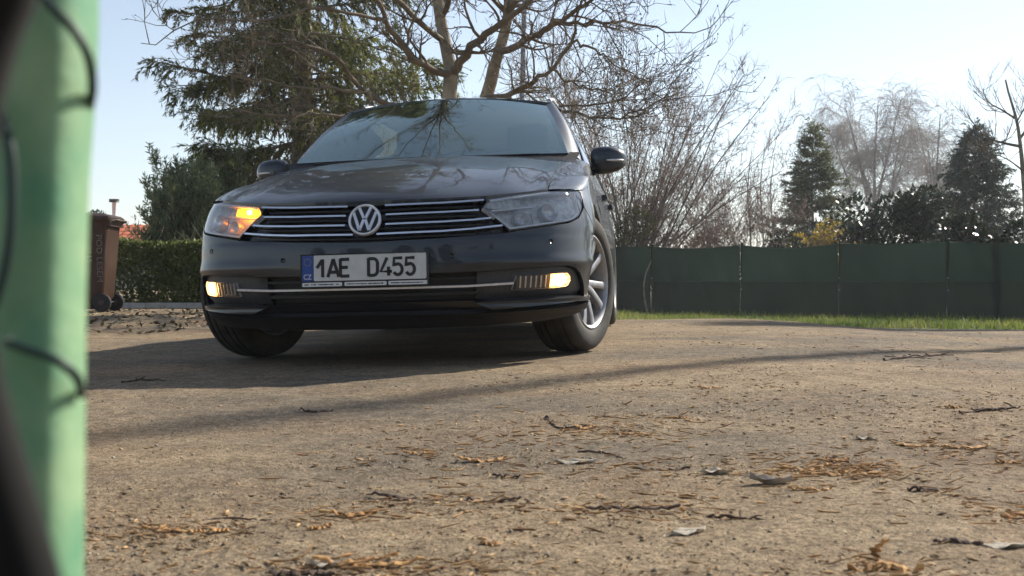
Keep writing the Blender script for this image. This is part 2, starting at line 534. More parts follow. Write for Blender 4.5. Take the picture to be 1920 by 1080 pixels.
    mb = MB(); mb.prism(rrect(.046, .106, .005, -.2365, .0015), 0, .0027, pf); mb.build('plate_strip', M['blue'], plate, sharp=30)
    def put_text(body, size, cx, cy, m, h, sx=1.0, name='character', frame=pf, parent=plate, depth=.0004, bold=0.0):
        me = text_mesh(body, size, depth)
        n = len(me.vertices); co = np.zeros(n * 3, np.float32); me.vertices.foreach_get('co', co); co = co.reshape(-1, 3)
        c0 = (co.min(0) + co.max(0)) / 2
        o_, a_, b_, c_ = [np.asarray(t, float) for t in frame]
        q = o_ + ((co[:, :1] - c0[0]) * sx + cx) * a_ + (co[:, 1:2] - c0[1] + cy) * b_ + (co[:, 2:3] + h) * c_
        me.vertices.foreach_set('co', q.astype(np.float32).ravel()); me.update()
        return link(name, me, m, parent)
    # characters as stroked glyphs (plate lettering), H = 74 mm
    def glyph(ch):
        a = lambda cx, cy, rx, ry, a0, a1, n=9: [(cx + rx * math.cos(math.radians(t)), cy + ry * math.sin(math.radians(t))) for t in np.linspace(a0, a1, n)]
        return {'1': [[(.0, .52), (.40, .96)], [(.42, 1), (.42, 0)]],
                'A': [[(0, 0), (.40, 1)], [(.80, 0), (.40, 1)], [(.16, .27), (.64, .27)]],
                'E': [[(.02, 0), (.02, 1)], [(.02, .96), (.66, .96)], [(.02, .52), (.56, .52)], [(.02, .04), (.66, .04)]],
                'D': [[(.02, 0), (.02, 1)], [(.02, .96), (.36, .96)] + a(.36, .70, .30, .26, 90, 0)[1:] + [(.66, .30)] + a(.36, .30, .30, .26, 0, -90)[1:] + [(.02, .04)]],
                '4': [[(.46, 1), (.0, .24), (.80, .24)], [(.56, .50), (.56, 0)]],
                '5': [[(.66, .96), (.08, .96), (.05, .52)] + a(.34, .34, .31, .30, 120, -150, 14)],
                }[ch]
    H, W = .074, .058
    xs = [-.176, -.130, -.078, .040, .092, .143, .194]
    for ch, xc in zip('1AED455', xs):
        mb = MB()
        for line in glyph(ch):
            L = np.array([(xc + (px - .36) * W, (py - .5) * H + .0005) for px, py in line])
            t = np.gradient(L, axis=0); t /= np.linalg.norm(t, axis=1, keepdims=True); nn = np.stack([-t[:, 1], t[:, 0]], 1) * .0066
            for i in range(len(L) - 1):
                mb.prism([L[i] - nn[i], L[i + 1] - nn[i + 1], L[i + 1] + nn[i + 1], L[i] + nn[i]], .0024, .0042, pf)
        mb.build('plate_character', M['ink'], plate, smooth=False)
    put_text('CZ', .030, -.2365, -.034, M['white'], .003, .85, 'country_code')
    mb = MB()
    for k in range(12):
        t = k * math.pi / 6
        mb.prism([(-.2365 + .014 * math.cos(t) + .0024 * math.cos(q), .026 + .014 * math.sin(t) + .0024 * math.sin(q)) for q in np.arange(5) * 2 * math.pi / 5], .0027, .0031, pf)
    mb.build('star_circle', mat('plate_star', (.25, .25, .12), .5, var=.1), plate, smooth=False)
    rnd = random.Random(5)
    for cx, wd in ((-.176, .168), (.006, .176), (.185, .166)):
        mb = MB(); mb.prism(rrect(wd, .016, .005, cx, -.066), 0, .002, pf); d = mb.build('dealer_strip', M['white'], plate, sharp=30)
        mb = MB(); x = cx - wd / 2 + .010
        while x < cx + wd / 2 - .012:
            ww = rnd.uniform(.003, .0075); hh = rnd.uniform(.003, .0055)
            if rnd.random() > .12:
                mb.prism([(x, -.066 - hh / 2), (x + ww, -.066 - hh / 2), (x + ww, -.066 + hh / 2), (x, -.066 + hh / 2)], .0021, .0024, pf)
            x += ww + .0012
        mb.build('dealer_print', M['ink'], d, smooth=False)

    # ---- headlights
    HH = [(.489, .653), (.516, .690), (.65, .709), (.807, .729), (.94, .741), (1.01, .7445), (1.04, .741), (1.057, .728), (1.063, .700)]
    HL = [(.489, .651), (.607, .558), (.71, .571), (.80, .582), (.912, .596), (.955, .607), (.995, .624), (1.03, .652), (1.05, .676), (1.063, .698)]
    def hl_in(pts, d):                          # inset a little
        return [(u, z + d) for u, z in pts]
    for mi in (False, True):
        sgn = -1 if mi else 1
        hl = band(hl_in(HH, -.001), hl_in(HL, .001), n=50, m=12, off=lambda U, Z: -.050 + .034 * sstep(.90, 1.05, np.abs(U)) + .012 * sstep(.56, .50, np.abs(U)), edge=-.003, mirror=mi).build('headlight', M['housing'], root, sharp=35)
        hl['label'] = 'headlight with its amber indicator lit' if mi else 'unlit headlight with clear lens'
        band(hl_in(HH, -.0015), hl_in(HL, .0015), n=50, m=12, off=lambda U, Z: -.002 + 0 * U, flange=.004, mirror=mi).build('lens', M['lens'], hl, sharp=40)
        # bright trims
        def trim(pts, wd, of, name='trim', m='bright'):
            pts = np.array(pts)
            band([(u, z + wd / 2) for u, z in pts], [(u, z - wd / 2) for u, z in pts], n=40, m=3, off=of, flange=.012, mirror=mi).build(name, M[m], hl, sharp=50)
        trim([(.525, .684), (.65, .703), (.807, .7225), (.955, .734), (1.01, .7375)], .008, -.005)
        trim([(.607, .566), (.71, .579), (.80, .590), (.912, .604), (.955, .615), (.993, .633)], .0075, -.008)
        band([(.494, .658), (.613, .5685)], [(.494, .650), (.613, .5605)], n=20, m=3, off=-.007, flange=.010, mirror=mi).build('trim', M['bright'], hl, sharp=50)
        trim([(.53, .645), (.63, .654), (.725, .663)], .006, -.016)
        band([(1.004, .728), (1.0155, .728)], [(1.000, .640), (1.0115, .648)], n=5, m=10, off=-.008, flange=.010, mirror=mi).build('trim', M['bright'], hl, sharp=50)
        # reflector bowls and divider
        for uc, zc, rr in ((.665, .610, .028), (.81, .640, .036)):
            p = S(uc * sgn, zc, -.048); q = S(uc * sgn, zc, .0); e = (q - p) / np.linalg.norm(q - p)
            a1 = np.cross(e, [0, 0, 1.]); a1 /= np.linalg.norm(a1); a2 = np.cross(a1, e)
            rings = [[p + e * h + r * rr * (math.cos(t) * a1 * 1.15 + math.sin(t) * a2) for t in np.linspace(0, 2 * math.pi, 25)[:-1]] for r, h in ((.12, .004), (.5, .008), (.85, .020), (1.0, .034), (1.06, .034), (1.06, .0))]
            bb = MB(); bb.grid(rings, closed_v=True); bb.build('reflector', M['reflector'], hl)
            bb = MB(); bb.lathe([(0, .02), (.006, .018), (.009, .008), (.009, -.005)], 12, 'z')
            V = np.vstack(bb.V); V2 = p + V[:, :1] * a1 + V[:, 1:2] * a2 + V[:, 2:3] * e; bb.V = [V2]; bb.build('bulb', M['chrome'], hl)
        band([(.728, .640), (.736, .640)], [(.715, .588), (.724, .588)], n=3, m=8, off=-.030, flange=.012, mirror=mi).build('divider', M['housing'], hl, sharp=40)
        band([(1.022, .735), (1.038, .733), (1.050, .718), (1.056, .700)], [(1.012, .650), (1.030, .664), (1.048, .684), (1.056, .698)], n=10, m=8, off=-.006, flange=.006, mirror=mi).build('bezel', M['bright'], hl, sharp=50)
        # indicator chamber, top inner corner
        ind = band([(.500, .662), (.518, .682), (.62, .695), (.665, .698)], [(.500, .657), (.60, .652), (.665, .662)], n=16, m=6, off=lambda U, Z: -.018 - .004 * np.cos(np.abs(U) * 240), flange=.02, mirror=mi).build('indicator', M['amber'] if mi else M['housing'], hl, sharp=30)
        if mi:
            p = S(-.575, .672, -.012); bb = MB(); bb.lathe([(0, -.013), (.008, -.010), (.012, 0), (.008, .010), (0, .013)], 12, 'x', p); bb.build('bulb', M['amberhot'], hl)
            ind['label'] = 'lit amber indicator'
    # ---- fog lamps
    FH = [(.624, .308), (.639, .366), (.80, .3725), (.88, .3755), (.905, .373), (.926, .360), (.933, .345)]
    FL = [(.624, .306), (.80, .310), (.90, .3155), (.920, .322), (.933, .343)]
    for mi in (False, True):
        fg = band(FH, FL, n=24, m=6, off=-.024, flange=-.020, mirror=mi).build('fog_light', M['reflector'], root, sharp=35)
        band([(u, z - .003) for u, z in FH[1:]], [(u, z + .003) for u, z in FL], n=24, m=5, off=-.003, flange=.003, mirror=mi).build('lens', M['lens'], fg, sharp=40)
        band([(.815, .369), (.88, .3715), (.905, .369), (.921, .358), (.928, .345)], [(.815, .314), (.90, .3195), (.917, .325), (.928, .343)], n=14, m=6, off=lambda U, Z: -.016 + .004 * np.cos(np.abs(U) * 300), flange=.008, mirror=mi).build('lit_lamp', M['fogon'], fg, sharp=60)
        band([(.850, .356), (.895, .358)], [(.850, .328), (.895, .331)], n=6, m=4, off=-.008, flange=.006, mirror=mi).build('lamp_core', M['foghot'], fg, sharp=60)
        for q in (.66, .685, .71, .735, .76, .785):
            band([(q, .364), (q + .006, .364)], [(q, .314), (q + .006, .314)], n=3, m=4, off=-.014, flange=.010, mirror=mi).build('rib', M['satin'], fg, sharp=40)

    # ---- hood (Bezier rows from the leading edge to the cowl)
    Hz = lambda u: np.interp(np.abs(u), [0, .33, .52, .65, .81, .95, 1.03], [.690, .694, .702, .716, .736, .745, .749])
    def hood_pt(a, t, u_edge=.806):
        a = np.asarray(a, float); t = np.asarray(t, float); a, t = np.broadcast_arrays(a, t)
        A = np.abs(a)
        P0 = S(a * u_edge, Hz(a * u_edge), .001)
        P3 = np.stack([.712 * a, 1.255 + .135 * A ** 2.2, 1.003 - .022 * A ** 2], -1)
        P1 = P0 + np.stack([-.01 * a, .075 + .05 * A, .082 - .052 * A ** 1.5], -1)
        P2 = P3 + np.stack([(P0[..., 0] - P3[..., 0]) * .40, -.58 + 0 * A, -.092 - .012 * A ** 2], -1)
        s = t[..., None]
        Q = P0 * (1 - s) ** 3 + 3 * P1 * s * (1 - s) ** 2 + 3 * P2 * s * s * (1 - s) + P3 * s ** 3
        w = np.sin(np.pi * np.clip(t * 1.02, 0, 1)) ** .7
        Q[..., 2] += w * (.010 * np.exp(-((A - .70) / .10) ** 2) - .006 * np.exp(-((A - .9) / .06) ** 2))
        return Q
    def patch(fn, a0, a1, t0, t1, na, nt_, fl=.015, name='panel', m='paint', parent=root):
        a = np.linspace(a0, a1, na)[:, None] * np.ones(nt_)[None]; t = np.linspace(t0, t1, nt_)[None] * np.ones(na)[:, None]
        P = fn(a, t); b = MB(); b.grid(P)
        if fl:
            for sl in ((slice(None), 0), (slice(None), -1), (0, slice(None)), (-1, slice(None))):
                e = P[sl].copy(); e[:, 2] -= fl; b.grid(np.stack([P[sl], e]))
        return b.build(name, M[m], parent, sharp=40)
    hood = patch(hood_pt, -1, 1, .004, .985, 61, 40, .02, 'hood')
    # ---- fenders
    ux = lambda y: u_of_y(y)
    def crest(t):
        u = 1.035 + (uy(1.47) - 1.035) * t
        y = np.interp(u, _s[:400], _c[:400, 1])
        return S(u, zG(y) + .0)
    def fender_top(sgn):
        def fn(b_, t):
            E = hood_pt(1.0, t) + np.array([.004, 0, -.001]); G = crest(t)
            Cc = np.stack([G[..., 0] - .012, (E[..., 1] + G[..., 1]) / 2, np.maximum(E[..., 2], G[..., 2]) + .004], -1)
            s = b_[..., None]
            Q = E * (1 - s) ** 2 + 2 * Cc * s * (1 - s) + G * s ** 2
            Q[..., 0] *= sgn
            return Q
        return fn
    for sgn in (1, -1):
        f = patch(fender_top(sgn), 0, 1, 0.0, 1, 14, 30, .0, 'fender')
        fu = np.linspace(1.035, uy(1.44), 30)
        hi = [(u, float(zG(np.interp(u, _s, _c[:, 1])))) for u in fu]
        ar = arch_pts(AY, 142, 0, 26)
        lo = [(1.035, .744), (1.060, .733), (1.068, .70), (1.0685, .664)] + [(u, z + (.004 if k == 0 else 0)) for k, (u, z) in enumerate(ar)] + [(ar[-1][0] + .0005, .22), (uy(1.44), .22)]
        band(hi, lo, n=60, m=14, off=0.0, flange=.025, mirror=(sgn < 0)).build('fender_side', M['paint'], f, sharp=40)
        # arch liner and lip
        mb = MB(); P = []
        for a in np.linspace(-14, 194, 40):
            t = math.radians(a); y, z = AY + AR * math.cos(t), AZ + AR * math.sin(t)
            ring_ = []
            for r_, x_ in ((AR, .0), (AR + .004, -.03), (AR + .01, -.34)):
                yy, zz_ = AY + r_ * math.cos(t), AZ + r_ * math.sin(t)
                p = S(uy(max(yy, .35)), min(max(zz_, .2), .71), -.004); p[0] += x_; p[1] = yy; p[2] = zz_; p[0] *= sgn; ring_.append(p)
            P.append(ring_)
        mb.grid(P); mb.build('wheel_arch_liner', M['plastic'], root)

    # ---- doors and rear side
    def yband(y0, y1, arch=None):
        us = np.linspace(uy(y0), uy(y1), 40)
        ys = np.interp(us, _s, _c[:, 1])
        hi = [(u, float(zG(y))) for u, y in zip(us, ys)]
        lo = []
        for u in np.unique(np.r_[us, [uy(RY + AR * math.cos(math.radians(a))) for a in range(0, 181, 6)]] if arch else us):
            if u < us[0] or u > us[-1]: continue
            y = float(np.interp(u, _s, _c[:, 1])); z = .25
            if arch and abs(y - RY) < AR: z = max(z, AZ + math.sqrt(AR ** 2 - (y - RY) ** 2))
            lo.append((u, z))
        return hi, lo
    for mi in (False, True):
        for nm, y0, y1, ar_ in (('door', 1.446, 2.56, False), ('door', 2.566, 3.52, True), ('rear_quarter', 3.526, 4.40, True)):
            hi, lo = yband(y0, y1, ar_)
            d = band(hi, lo, n=40, m=14, off=lambda U, Z: .006 * np.exp(-((Z - .70) / .018) ** 2), flange=.03, mirror=mi).build(nm, M['paint'], root, sharp=40)
            if nm == 'door':
                hb = band([(uy(y1 - .30), .842), (uy(y1 - .08), .847)], [(uy(y1 - .30), .812), (uy(y1 - .08), .817)], n=8, m=4, off=.03, flange=.03, mirror=mi); hb.build('handle', M['paint'], d, sharp=40)
        band([(uy(1.24), .248), (uy(3.27), .248)], [(uy(1.24), .185), (uy(3.27), .185)], n=20, m=4, off=-.004, flange=.05, mirror=mi).build('sill', M['plastic'], root, sharp=40)
    uend = _s[-1]
    hi = [(u, .985) for u in np.linspace(uy(4.404), uend, 30)]; lo = [(u, .24) for u in np.linspace(uy(4.404), uend, 30)]
    for mi in (False, True):
        band(hi, lo, n=30, m=14, off=0., flange=.0, mirror=mi).build('tailgate_lower', M['paint'], root)

    # ---- greenhouse
    def wind(a, t):
        A = np.abs(a)
        B = np.stack([.738 * a, 1.235 + .18 * A ** 2, .998 + .012 * A ** 2], -1); T = np.stack([.570 * a, 1.915 + .10 * A ** 2, 1.400 - .036 * A ** 2], -1)
        s = np.asarray(t)[..., None]
        Q = B * (1 - s) + T * s
        Q[..., 2] += .022 * np.sin(np.pi * t)
        return Q
    patch(wind, -1, 1, 0, 1, 41, 24, 0, 'windscreen', 'glass')
    def frit(a, t): q = wind(a, t); q[..., 2] -= .004; q[..., 1] += .002; return q
    patch(frit, -1, 1, 0, .035, 31, 3, 0, 'windscreen_edge', 'gloss'); patch(frit, -1, 1, .962, 1, 31, 3, 0, 'windscreen_edge', 'gloss')
    for q0, q1 in ((-1, -.965), (.965, 1)):
        patch(frit, q0, q1, 0, 1, 4, 20, 0, 'windscreen_edge', 'gloss')
    def cowl(a, t):
        E = hood_pt(a, .985 + 0 * t); E[..., 2] -= .012; W_ = wind(a, .02 + 0 * t); W_[..., 2] -= .002
        s = t[..., None]; return E * (1 - s) + W_ * s
    patch(cowl, -1.09, 1.09, 0, 1, 31, 4, 0, 'cowl', 'plastic')
    for x0, x1 in ((-.62, .02), (-.02, .60)):
        pts = [wind(np.array(x / .738), np.array(.004 + .004 * k)) + np.array([0, -.030, -.016]) for k, x in enumerate(np.linspace(x0, x1, 7))]
        mb = MB(); mb.tube(pts, [.006] * 6 + [.004], 6); mb.build('wiper', M['plastic'], root)
    edge_y = [2.06, 2.3, 2.8, 3.4, 4.0, 4.42]; edge_x = [.604, .606, .602, .592, .575, .555]; edge_z = [1.372, 1.398, 1.418, 1.415, 1.385, 1.345]
    def roof(a, t):
        A = np.abs(a); y0 = 1.93 + 2.50 * t
        y = y0 + .105 * A ** 2 * (1 - t) - .02 * A ** 2 * t
        yy = np.clip(y, 2.06, 4.42)
        xe = np.interp(yy, edge_y, edge_x); ze = np.interp(yy, edge_y, edge_z)
        zc = np.interp(y0, [1.93, 2.1, 2.4, 2.8, 3.4, 4.0, 4.43], [1.403, 1.436, 1.466, 1.477, 1.470, 1.435, 1.385])
        return np.stack([xe * a, y, zc - (zc - ze) * A ** 2.4 + .004], -1)
    patch(roof, -1, 1, 0, 1, 41, 40, .012, 'roof')
    for sgn in (1, -1):
        pts = [np.array([sgn * (np.interp(y, edge_y, edge_x) - .035), y, np.interp(y, edge_y, edge_z) + .028 + .028 * min(1, math.sin(math.pi * np.clip((y - 2.25) / 1.95, 0, 1)) * 3)]) for y in np.linspace(2.25, 4.2, 24)]
        mb = MB(); mb.tube(pts, .013, 8); mb.build('roof_rail', M['satin'], root)
        # A pillar
        Wt = lambda t: wind(np.full_like(t, 1.0), t)
        def outer(t):
            q = np.stack([.815 + (.612 - .815) * t, 1.52 + (2.08 - 1.52) * t, .945 + (1.375 - .945) * t], -1)
            q[..., 2] += .028 * np.sin(np.pi * t); q[..., 0] += .012 * np.sin(np.pi * t); return q
        def pill(a, t):
            s = a[..., None]; Q = Wt(t) * (1 - s) + outer(t) * s
            Q[..., 0] += .012 * np.sin(np.pi * a); Q[..., 2] += .010 * np.sin(np.pi * a); Q[..., 0] *= sgn; return Q
        patch(pill, 0, 1, 0, 1, 7, 20, 0, 'windscreen_pillar', 'paint')
        up = [outer(np.array(t)) for t in np.linspace(0, 1, 9)] + [np.array([np.interp(y, edge_y, edge_x) + .004, y, np.interp(y, edge_y, edge_z) - .008]) for y in np.linspace(2.3, 4.30, 12)]
        up = np.array(up); tl = np.concatenate([[0], np.cumsum(np.linalg.norm(np.diff(up, axis=0), axis=1))]); tl /= tl[-1]
        def side(a, t):
            y = 1.50 + 2.86 * t
            L = S(ux(y), zG(y), -.006); L[..., 0] -= .004
            Up = np.stack([np.interp(t, tl, up[:, i]) for i in range(3)], -1)
            s = a[..., None]; Q = L * (1 - s) + Up * s; Q[..., 0] += .02 * np.sin(np.pi * a); Q[..., 0] *= sgn; return Q
        for t0, t1, nm, m_ in ((0.0, .395, 'side_window', 'sglass'), (.395, .425, 'pillar_trim', 'gloss'), (.425, .70, 'side_window', 'sglass'), (.70, .73, 'pillar_trim', 'gloss'), (.73, .97, 'side_window', 'sglass'), (.97, 1.0, 'pillar_trim', 'gloss')):
            patch(side, 0, 1, t0, t1, 8, 12, 0, nm, m_)
        def trimline(a, t): q = side(a * .0, t); q[..., 0] += sgn * .008; q[..., 2] += .016 * a - .004; return q
        patch(trimline, 0, 1, 0, 1, 3, 40, 0, 'belt_trim', 'chrome')
        def frame_(a, t): q = side(1 - .10 * a, t); q[..., 0] += sgn * .004; q[..., 2] += .012 * (1 - a); return q
        patch(frame_, 0, 1, .0, 1, 3, 40, 0, 'window_frame', 'gloss')
        # D pillar
        def dp(a, t):
            E = side(t, 1.0 + 0 * a); Rr = np.stack([sgn * (.66 - .13 * t), 4.66 - .24 * t, .985 + .375 * t], -1); s = a[..., None]
            Q = E * (1 - s) + Rr * s; Q[..., 0] += sgn * .03 * np.sin(np.pi * a); return Q
        patch(dp, 0, 1, 0, 1, 6, 10, 0, 'rear_pillar', 'paint')
    def rw(a, t):
        return np.stack([(.66 - .13 * t) * a, 4.74 - .08 * a * a - .32 * t + .08 * t * a * a, .985 + .375 * t + .03 * t * (1 - a * a)], -1)
    patch(rw, -1, 1, 0, .9, 20, 10, 0, 'rear_window', 'sglass'); patch(rw, -1, 1, .9, 1.0, 20, 4, 0, 'roof_spoiler', 'paint')

    # ---- mirrors
    for sgn in (1, -1):
        secs = [(.850, .048, .050, .983, 1.600), (.862, .066, .062, .984, 1.602), (.900, .072, .072, .986, 1.606), (.950, .070, .074, .988, 1.615), (.995, .060, .066, .990, 1.625), (1.022, .043, .052, .991, 1.636), (1.038, .022, .032, .990, 1.645), (1.043, .004, .008, .990, 1.648)]
        rings = []
        for x, hz, hy, zc, yc in secs:
            ring_ = []
            for t in np.linspace(0, 2 * math.pi, 25)[:-1]:
                cy, sz = math.cos(t), math.sin(t)
                yy = np.sign(cy) * abs(cy) ** .7 * hy; zz_ = np.sign(sz) * abs(sz) ** .75 * hz
                if yy > 0: yy *= .45
                ring_.append((sgn * x, yc + yy, zc + zz_ - .35 * abs(yy) * (zz_ < 0)))
            rings.append(ring_)
        mb = MB(); mb.grid(rings, closed_v=True); mb.add([r for r in rings[0]], [tuple(range(24))])
        mr = mb.build('door_mirror', M['paint'], root, sharp=50)
        mb = MB(); mb.tube([(sgn * .800, 1.625, .905), (sgn * .84, 1.615, .925), (sgn * .885, 1.61, .945)], [.034, .030, .026], 10); mb.build('mirror_arm', M['plastic'], mr)
        pts = [(sgn * x, yc - hy - .0025, .978) for x, hy, yc in ((.935, .073, 1.612), (.965, .072, 1.618), (.995, .066, 1.625), (1.018, .054, 1.634), (1.032, .040, 1.641))]
        mb = MB(); mb.tube(pts, [.003, .006, .006, .006, .003], 8); mb.build('mirror_indicator', M['satin'], mr)
        mb = MB(); mb.add([(sgn * .885, 1.640, .93), (sgn * 1.02, 1.655, .95), (sgn * 1.02, 1.655, 1.03), (sgn * .885, 1.640, 1.045)], [(0, 1, 2, 3)]); mb.build('mirror_glass', M['mirror'], mr, smooth=False)

    # ---- wheels
    def wheel(name_loc, steer, sgn):
        wb = MB()
        wb.lathe([(.0, .0), (.145, .0), (.145, -.022), (.0, -.022)], 32, 'x'); wb.lathe([(.06, -.02), (.06, -.12), (0, -.12)], 20, 'x')
        w_ = wb.build('wheel', M['steel'], root, sharp=40)
        tp = [(.224, .090), (.232, .101), (.262, .109), (.290, .108), (.310, .101), (.323, .088), (.3295, .068), (.330, .062), (.3235, .060), (.3235, .053), (.331, .051), (.3325, .030), (.325, .028), (.325, .020), (.333, .018), (.333, 0)]
        tp = tp + [(r, -x) for r, x in tp[-2::-1]]
        tb = MB(); tb.lathe(tp, 72, 'x')
        tb.build('tyre', M['rubber'], w_, sharp=50)
        rb = MB(); rb.lathe([(.226, .100), (.220, .102), (.212, .096), (.206, .080), (.200, .02), (.198, -.06), (.215, -.095), (.226, -.098)], 60, 'x')
        rim = rb.build('rim', M['alloy'], w_, sharp=50)
        for k in range(5):
            for dd in (-1, 1):
                t0 = math.radians(72 * k + 90 + dd * 7); t1 = math.radians(72 * k + 90 + dd * 15)
                a = np.array([math.cos(t0), math.sin(t0)]) * .040; c_ = np.array([math.cos(t1), math.sin(t1)]) * .213
                d = (c_ - a) / np.linalg.norm(c_ - a); n_ = np.array([-d[1], d[0]])
                rows = []
                for f_, wd, x_ in ((0, .018, .070), (.35, .016, .082), (.75, .0165, .090), (1.0, .022, .090)):
                    c2_ = a + (c_ - a) * f_
                    rows.append([(x_ - .03, *(c2_ - n_ * wd)), (x_ - .004, *(c2_ - n_ * wd)), (x_, *(c2_ - n_ * wd * .6)), (x_, *(c2_ + n_ * wd * .6)), (x_ - .004, *(c2_ + n_ * wd)), (x_ - .03, *(c2_ + n_ * wd))])
                sb = MB(); sb.grid(rows); sb.build('spoke', M['alloy'], w_, sharp=35)
        hb = MB(); hb.lathe([(0, .080), (.028, .079), (.033, .074), (.050, .068), (.056, .055), (.056, .02)], 32, 'x'); hb.build('hub_cap', M['alloy'], w_, sharp=35)
        cb = MB(); cb.box((-.02, -.11, .03), (.09, .07, .15)); cb.build('brake_caliper', M['steel'], w_)
        w_.location = name_loc
        w_.rotation_euler = (random.Random(int(1e3 * abs(name_loc[1]))).uniform(0, 1), 0, steer if sgn > 0 else steer + math.pi)
        return w_
    wheel((.782, AY, .3325), math.radians(-18), 1)
    wheel((-.770, AY, .3325), math.radians(-19), -1)
    wheel((.785, RY, .3325), 0, 1)
    wheel((-.785, RY, .3325), 0, -1)

    # ---- interior
    def sup(c, d, e=.35, n=18, m=12):
        P = []
        f = lambda v, p: np.sign(v) * np.abs(v) ** p
        for ph in np.linspace(-math.pi / 2, math.pi / 2, m):
            P.append([(c[0] + d[0] / 2 * f(math.cos(ph), e) * f(math.cos(t), e), c[1] + d[1] / 2 * f(math.cos(ph), e) * f(math.sin(t), e), c[2] + d[2] / 2 * f(math.sin(ph), e)) for t in np.linspace(0, 2 * math.pi, n + 1)[:-1]])
        return P
    def soft(name, parts, m, parent=root):
        mb = MB()
        for c, d in parts: mb.grid(sup(c, d), closed_v=True)
        return mb.build(name, M[m], parent)
    soft('dashboard', [((0, 1.72, .86), (1.40, .62, .24))], 'plastic')
    for sx in (-.37, .37):
        st = soft('seat', [((sx, 2.45, .50), (.52, .55, .22)), ((sx, 2.78, .86), (.50, .20, .66))], 'cloth')
        soft('headrest', [((sx, 2.84, 1.27), (.27, .11, .19))], 'cloth', st)
    st = soft('rear_seat', [((0, 3.3, .50), (1.30, .55, .22)), ((0, 3.66, .82), (1.30, .20, .58))], 'cloth')
    for sx in (-.42, 0, .42):
        soft('headrest', [((sx, 3.70, 1.14), (.24, .10, .13))], 'cloth', st)
    mb = MB()
    th = np.linspace(0, 2 * math.pi, 33)[:-1]
    cc = np.array([.37, 2.02, .93]); e1 = np.array([1., 0, 0]); e2 = np.array([0, .42, .907])
    mb.grid([[cc + (.185 + .014 * math.cos(q)) * (math.cos(t) * e1 + math.sin(t) * e2) + .014 * math.sin(q) * np.cross(e1, e2) for q in np.linspace(0, 2 * math.pi, 9)[:-1]] for t in th], closed_u=True, closed_v=True)
    mb.grid(sup(cc, (.16, .05, .10)), closed_v=True); mb.box(cc, (.34, .02, .03))
    mb.build('steering_wheel', M['plastic'], root)
    soft('rear_view_mirror', [((0, 1.98, 1.305), (.23, .035, .065))], 'plastic')
    return root
# ------------------------------------------------------------------ terrain
def car_plane(x, y):
    dx, dy = x - CAR_T[0], y - CAR_T[1]
    c, s = math.cos(CAR_YAW), math.sin(CAR_YAW)
    xl, yl = c * dx - s * dy, s * dx + c * dy
    return CAR_T[2] + math.sin(CAR_ROLL) * xl + math.sin(CAR_PITCH) * yl, xl, yl
def gz(x, y):
    """ground height"""
    x = np.asarray(x, float); y = np.asarray(y, float)
    base = 0.06 * sstep(7, 13, y) * sstep(-.5, -4, x) - 0.44 * sstep(7.5, 20, y) * sstep(-3.5, 3.5, x)
    p, xl, yl = car_plane(x, y)
    d = np.maximum(np.maximum(np.abs(xl) - 1.0, 0) / 2.6, np.maximum(np.abs(yl - 2.2) - 2.2, 0) / 2.8)
    w = 1 - sstep(0, 1, d)
    return base * (1 - w) + np.clip(p, -.06, .16) * w

_rg = np.random.default_rng(3)
def vnoise(x, y, seed=0):
    """smooth value noise, vectorised"""
    xi = np.floor(x).astype(np.int64); yi = np.floor(y).astype(np.int64); fx = x - xi; fy = y - yi
    def h(a, b):
        n = (a * 374761393 + b * 668265263 + seed * 1274126177) & 0x7fffffff
        n = ((n ^ (n >> 13)) * 1274126177) & 0x7fffffff
        return ((n ^ (n >> 16)) & 0xffff) / 65535.0
    fx = fx * fx * (3 - 2 * fx); fy = fy * fy * (3 - 2 * fy)
    return (h(xi, yi) * (1 - fx) + h(xi + 1, yi) * fx) * (1 - fy) + (h(xi, yi + 1) * (1 - fx) + h(xi + 1, yi + 1) * fx) * fy

def gz_fine(x, y):
    near = 1 - sstep(6, 14, np.asarray(y, float))
    b = (vnoise(x * 3.1, y * 3.1, 1) - .5) * .016 + (vnoise(x * 9, y * 9, 2) - .5) * .007 + (vnoise(x * 27, y * 27, 4) - .5) * .0040
    p, xl, yl = car_plane(x, y)
    calm = 1 - .75 * np.exp(-(np.maximum(np.abs(xl) - .9, 0) ** 2 + np.maximum(np.abs(yl - 2.2) - 2.2, 0) ** 2) / .3)
    return gz(x, y) + b * near * calm - .004

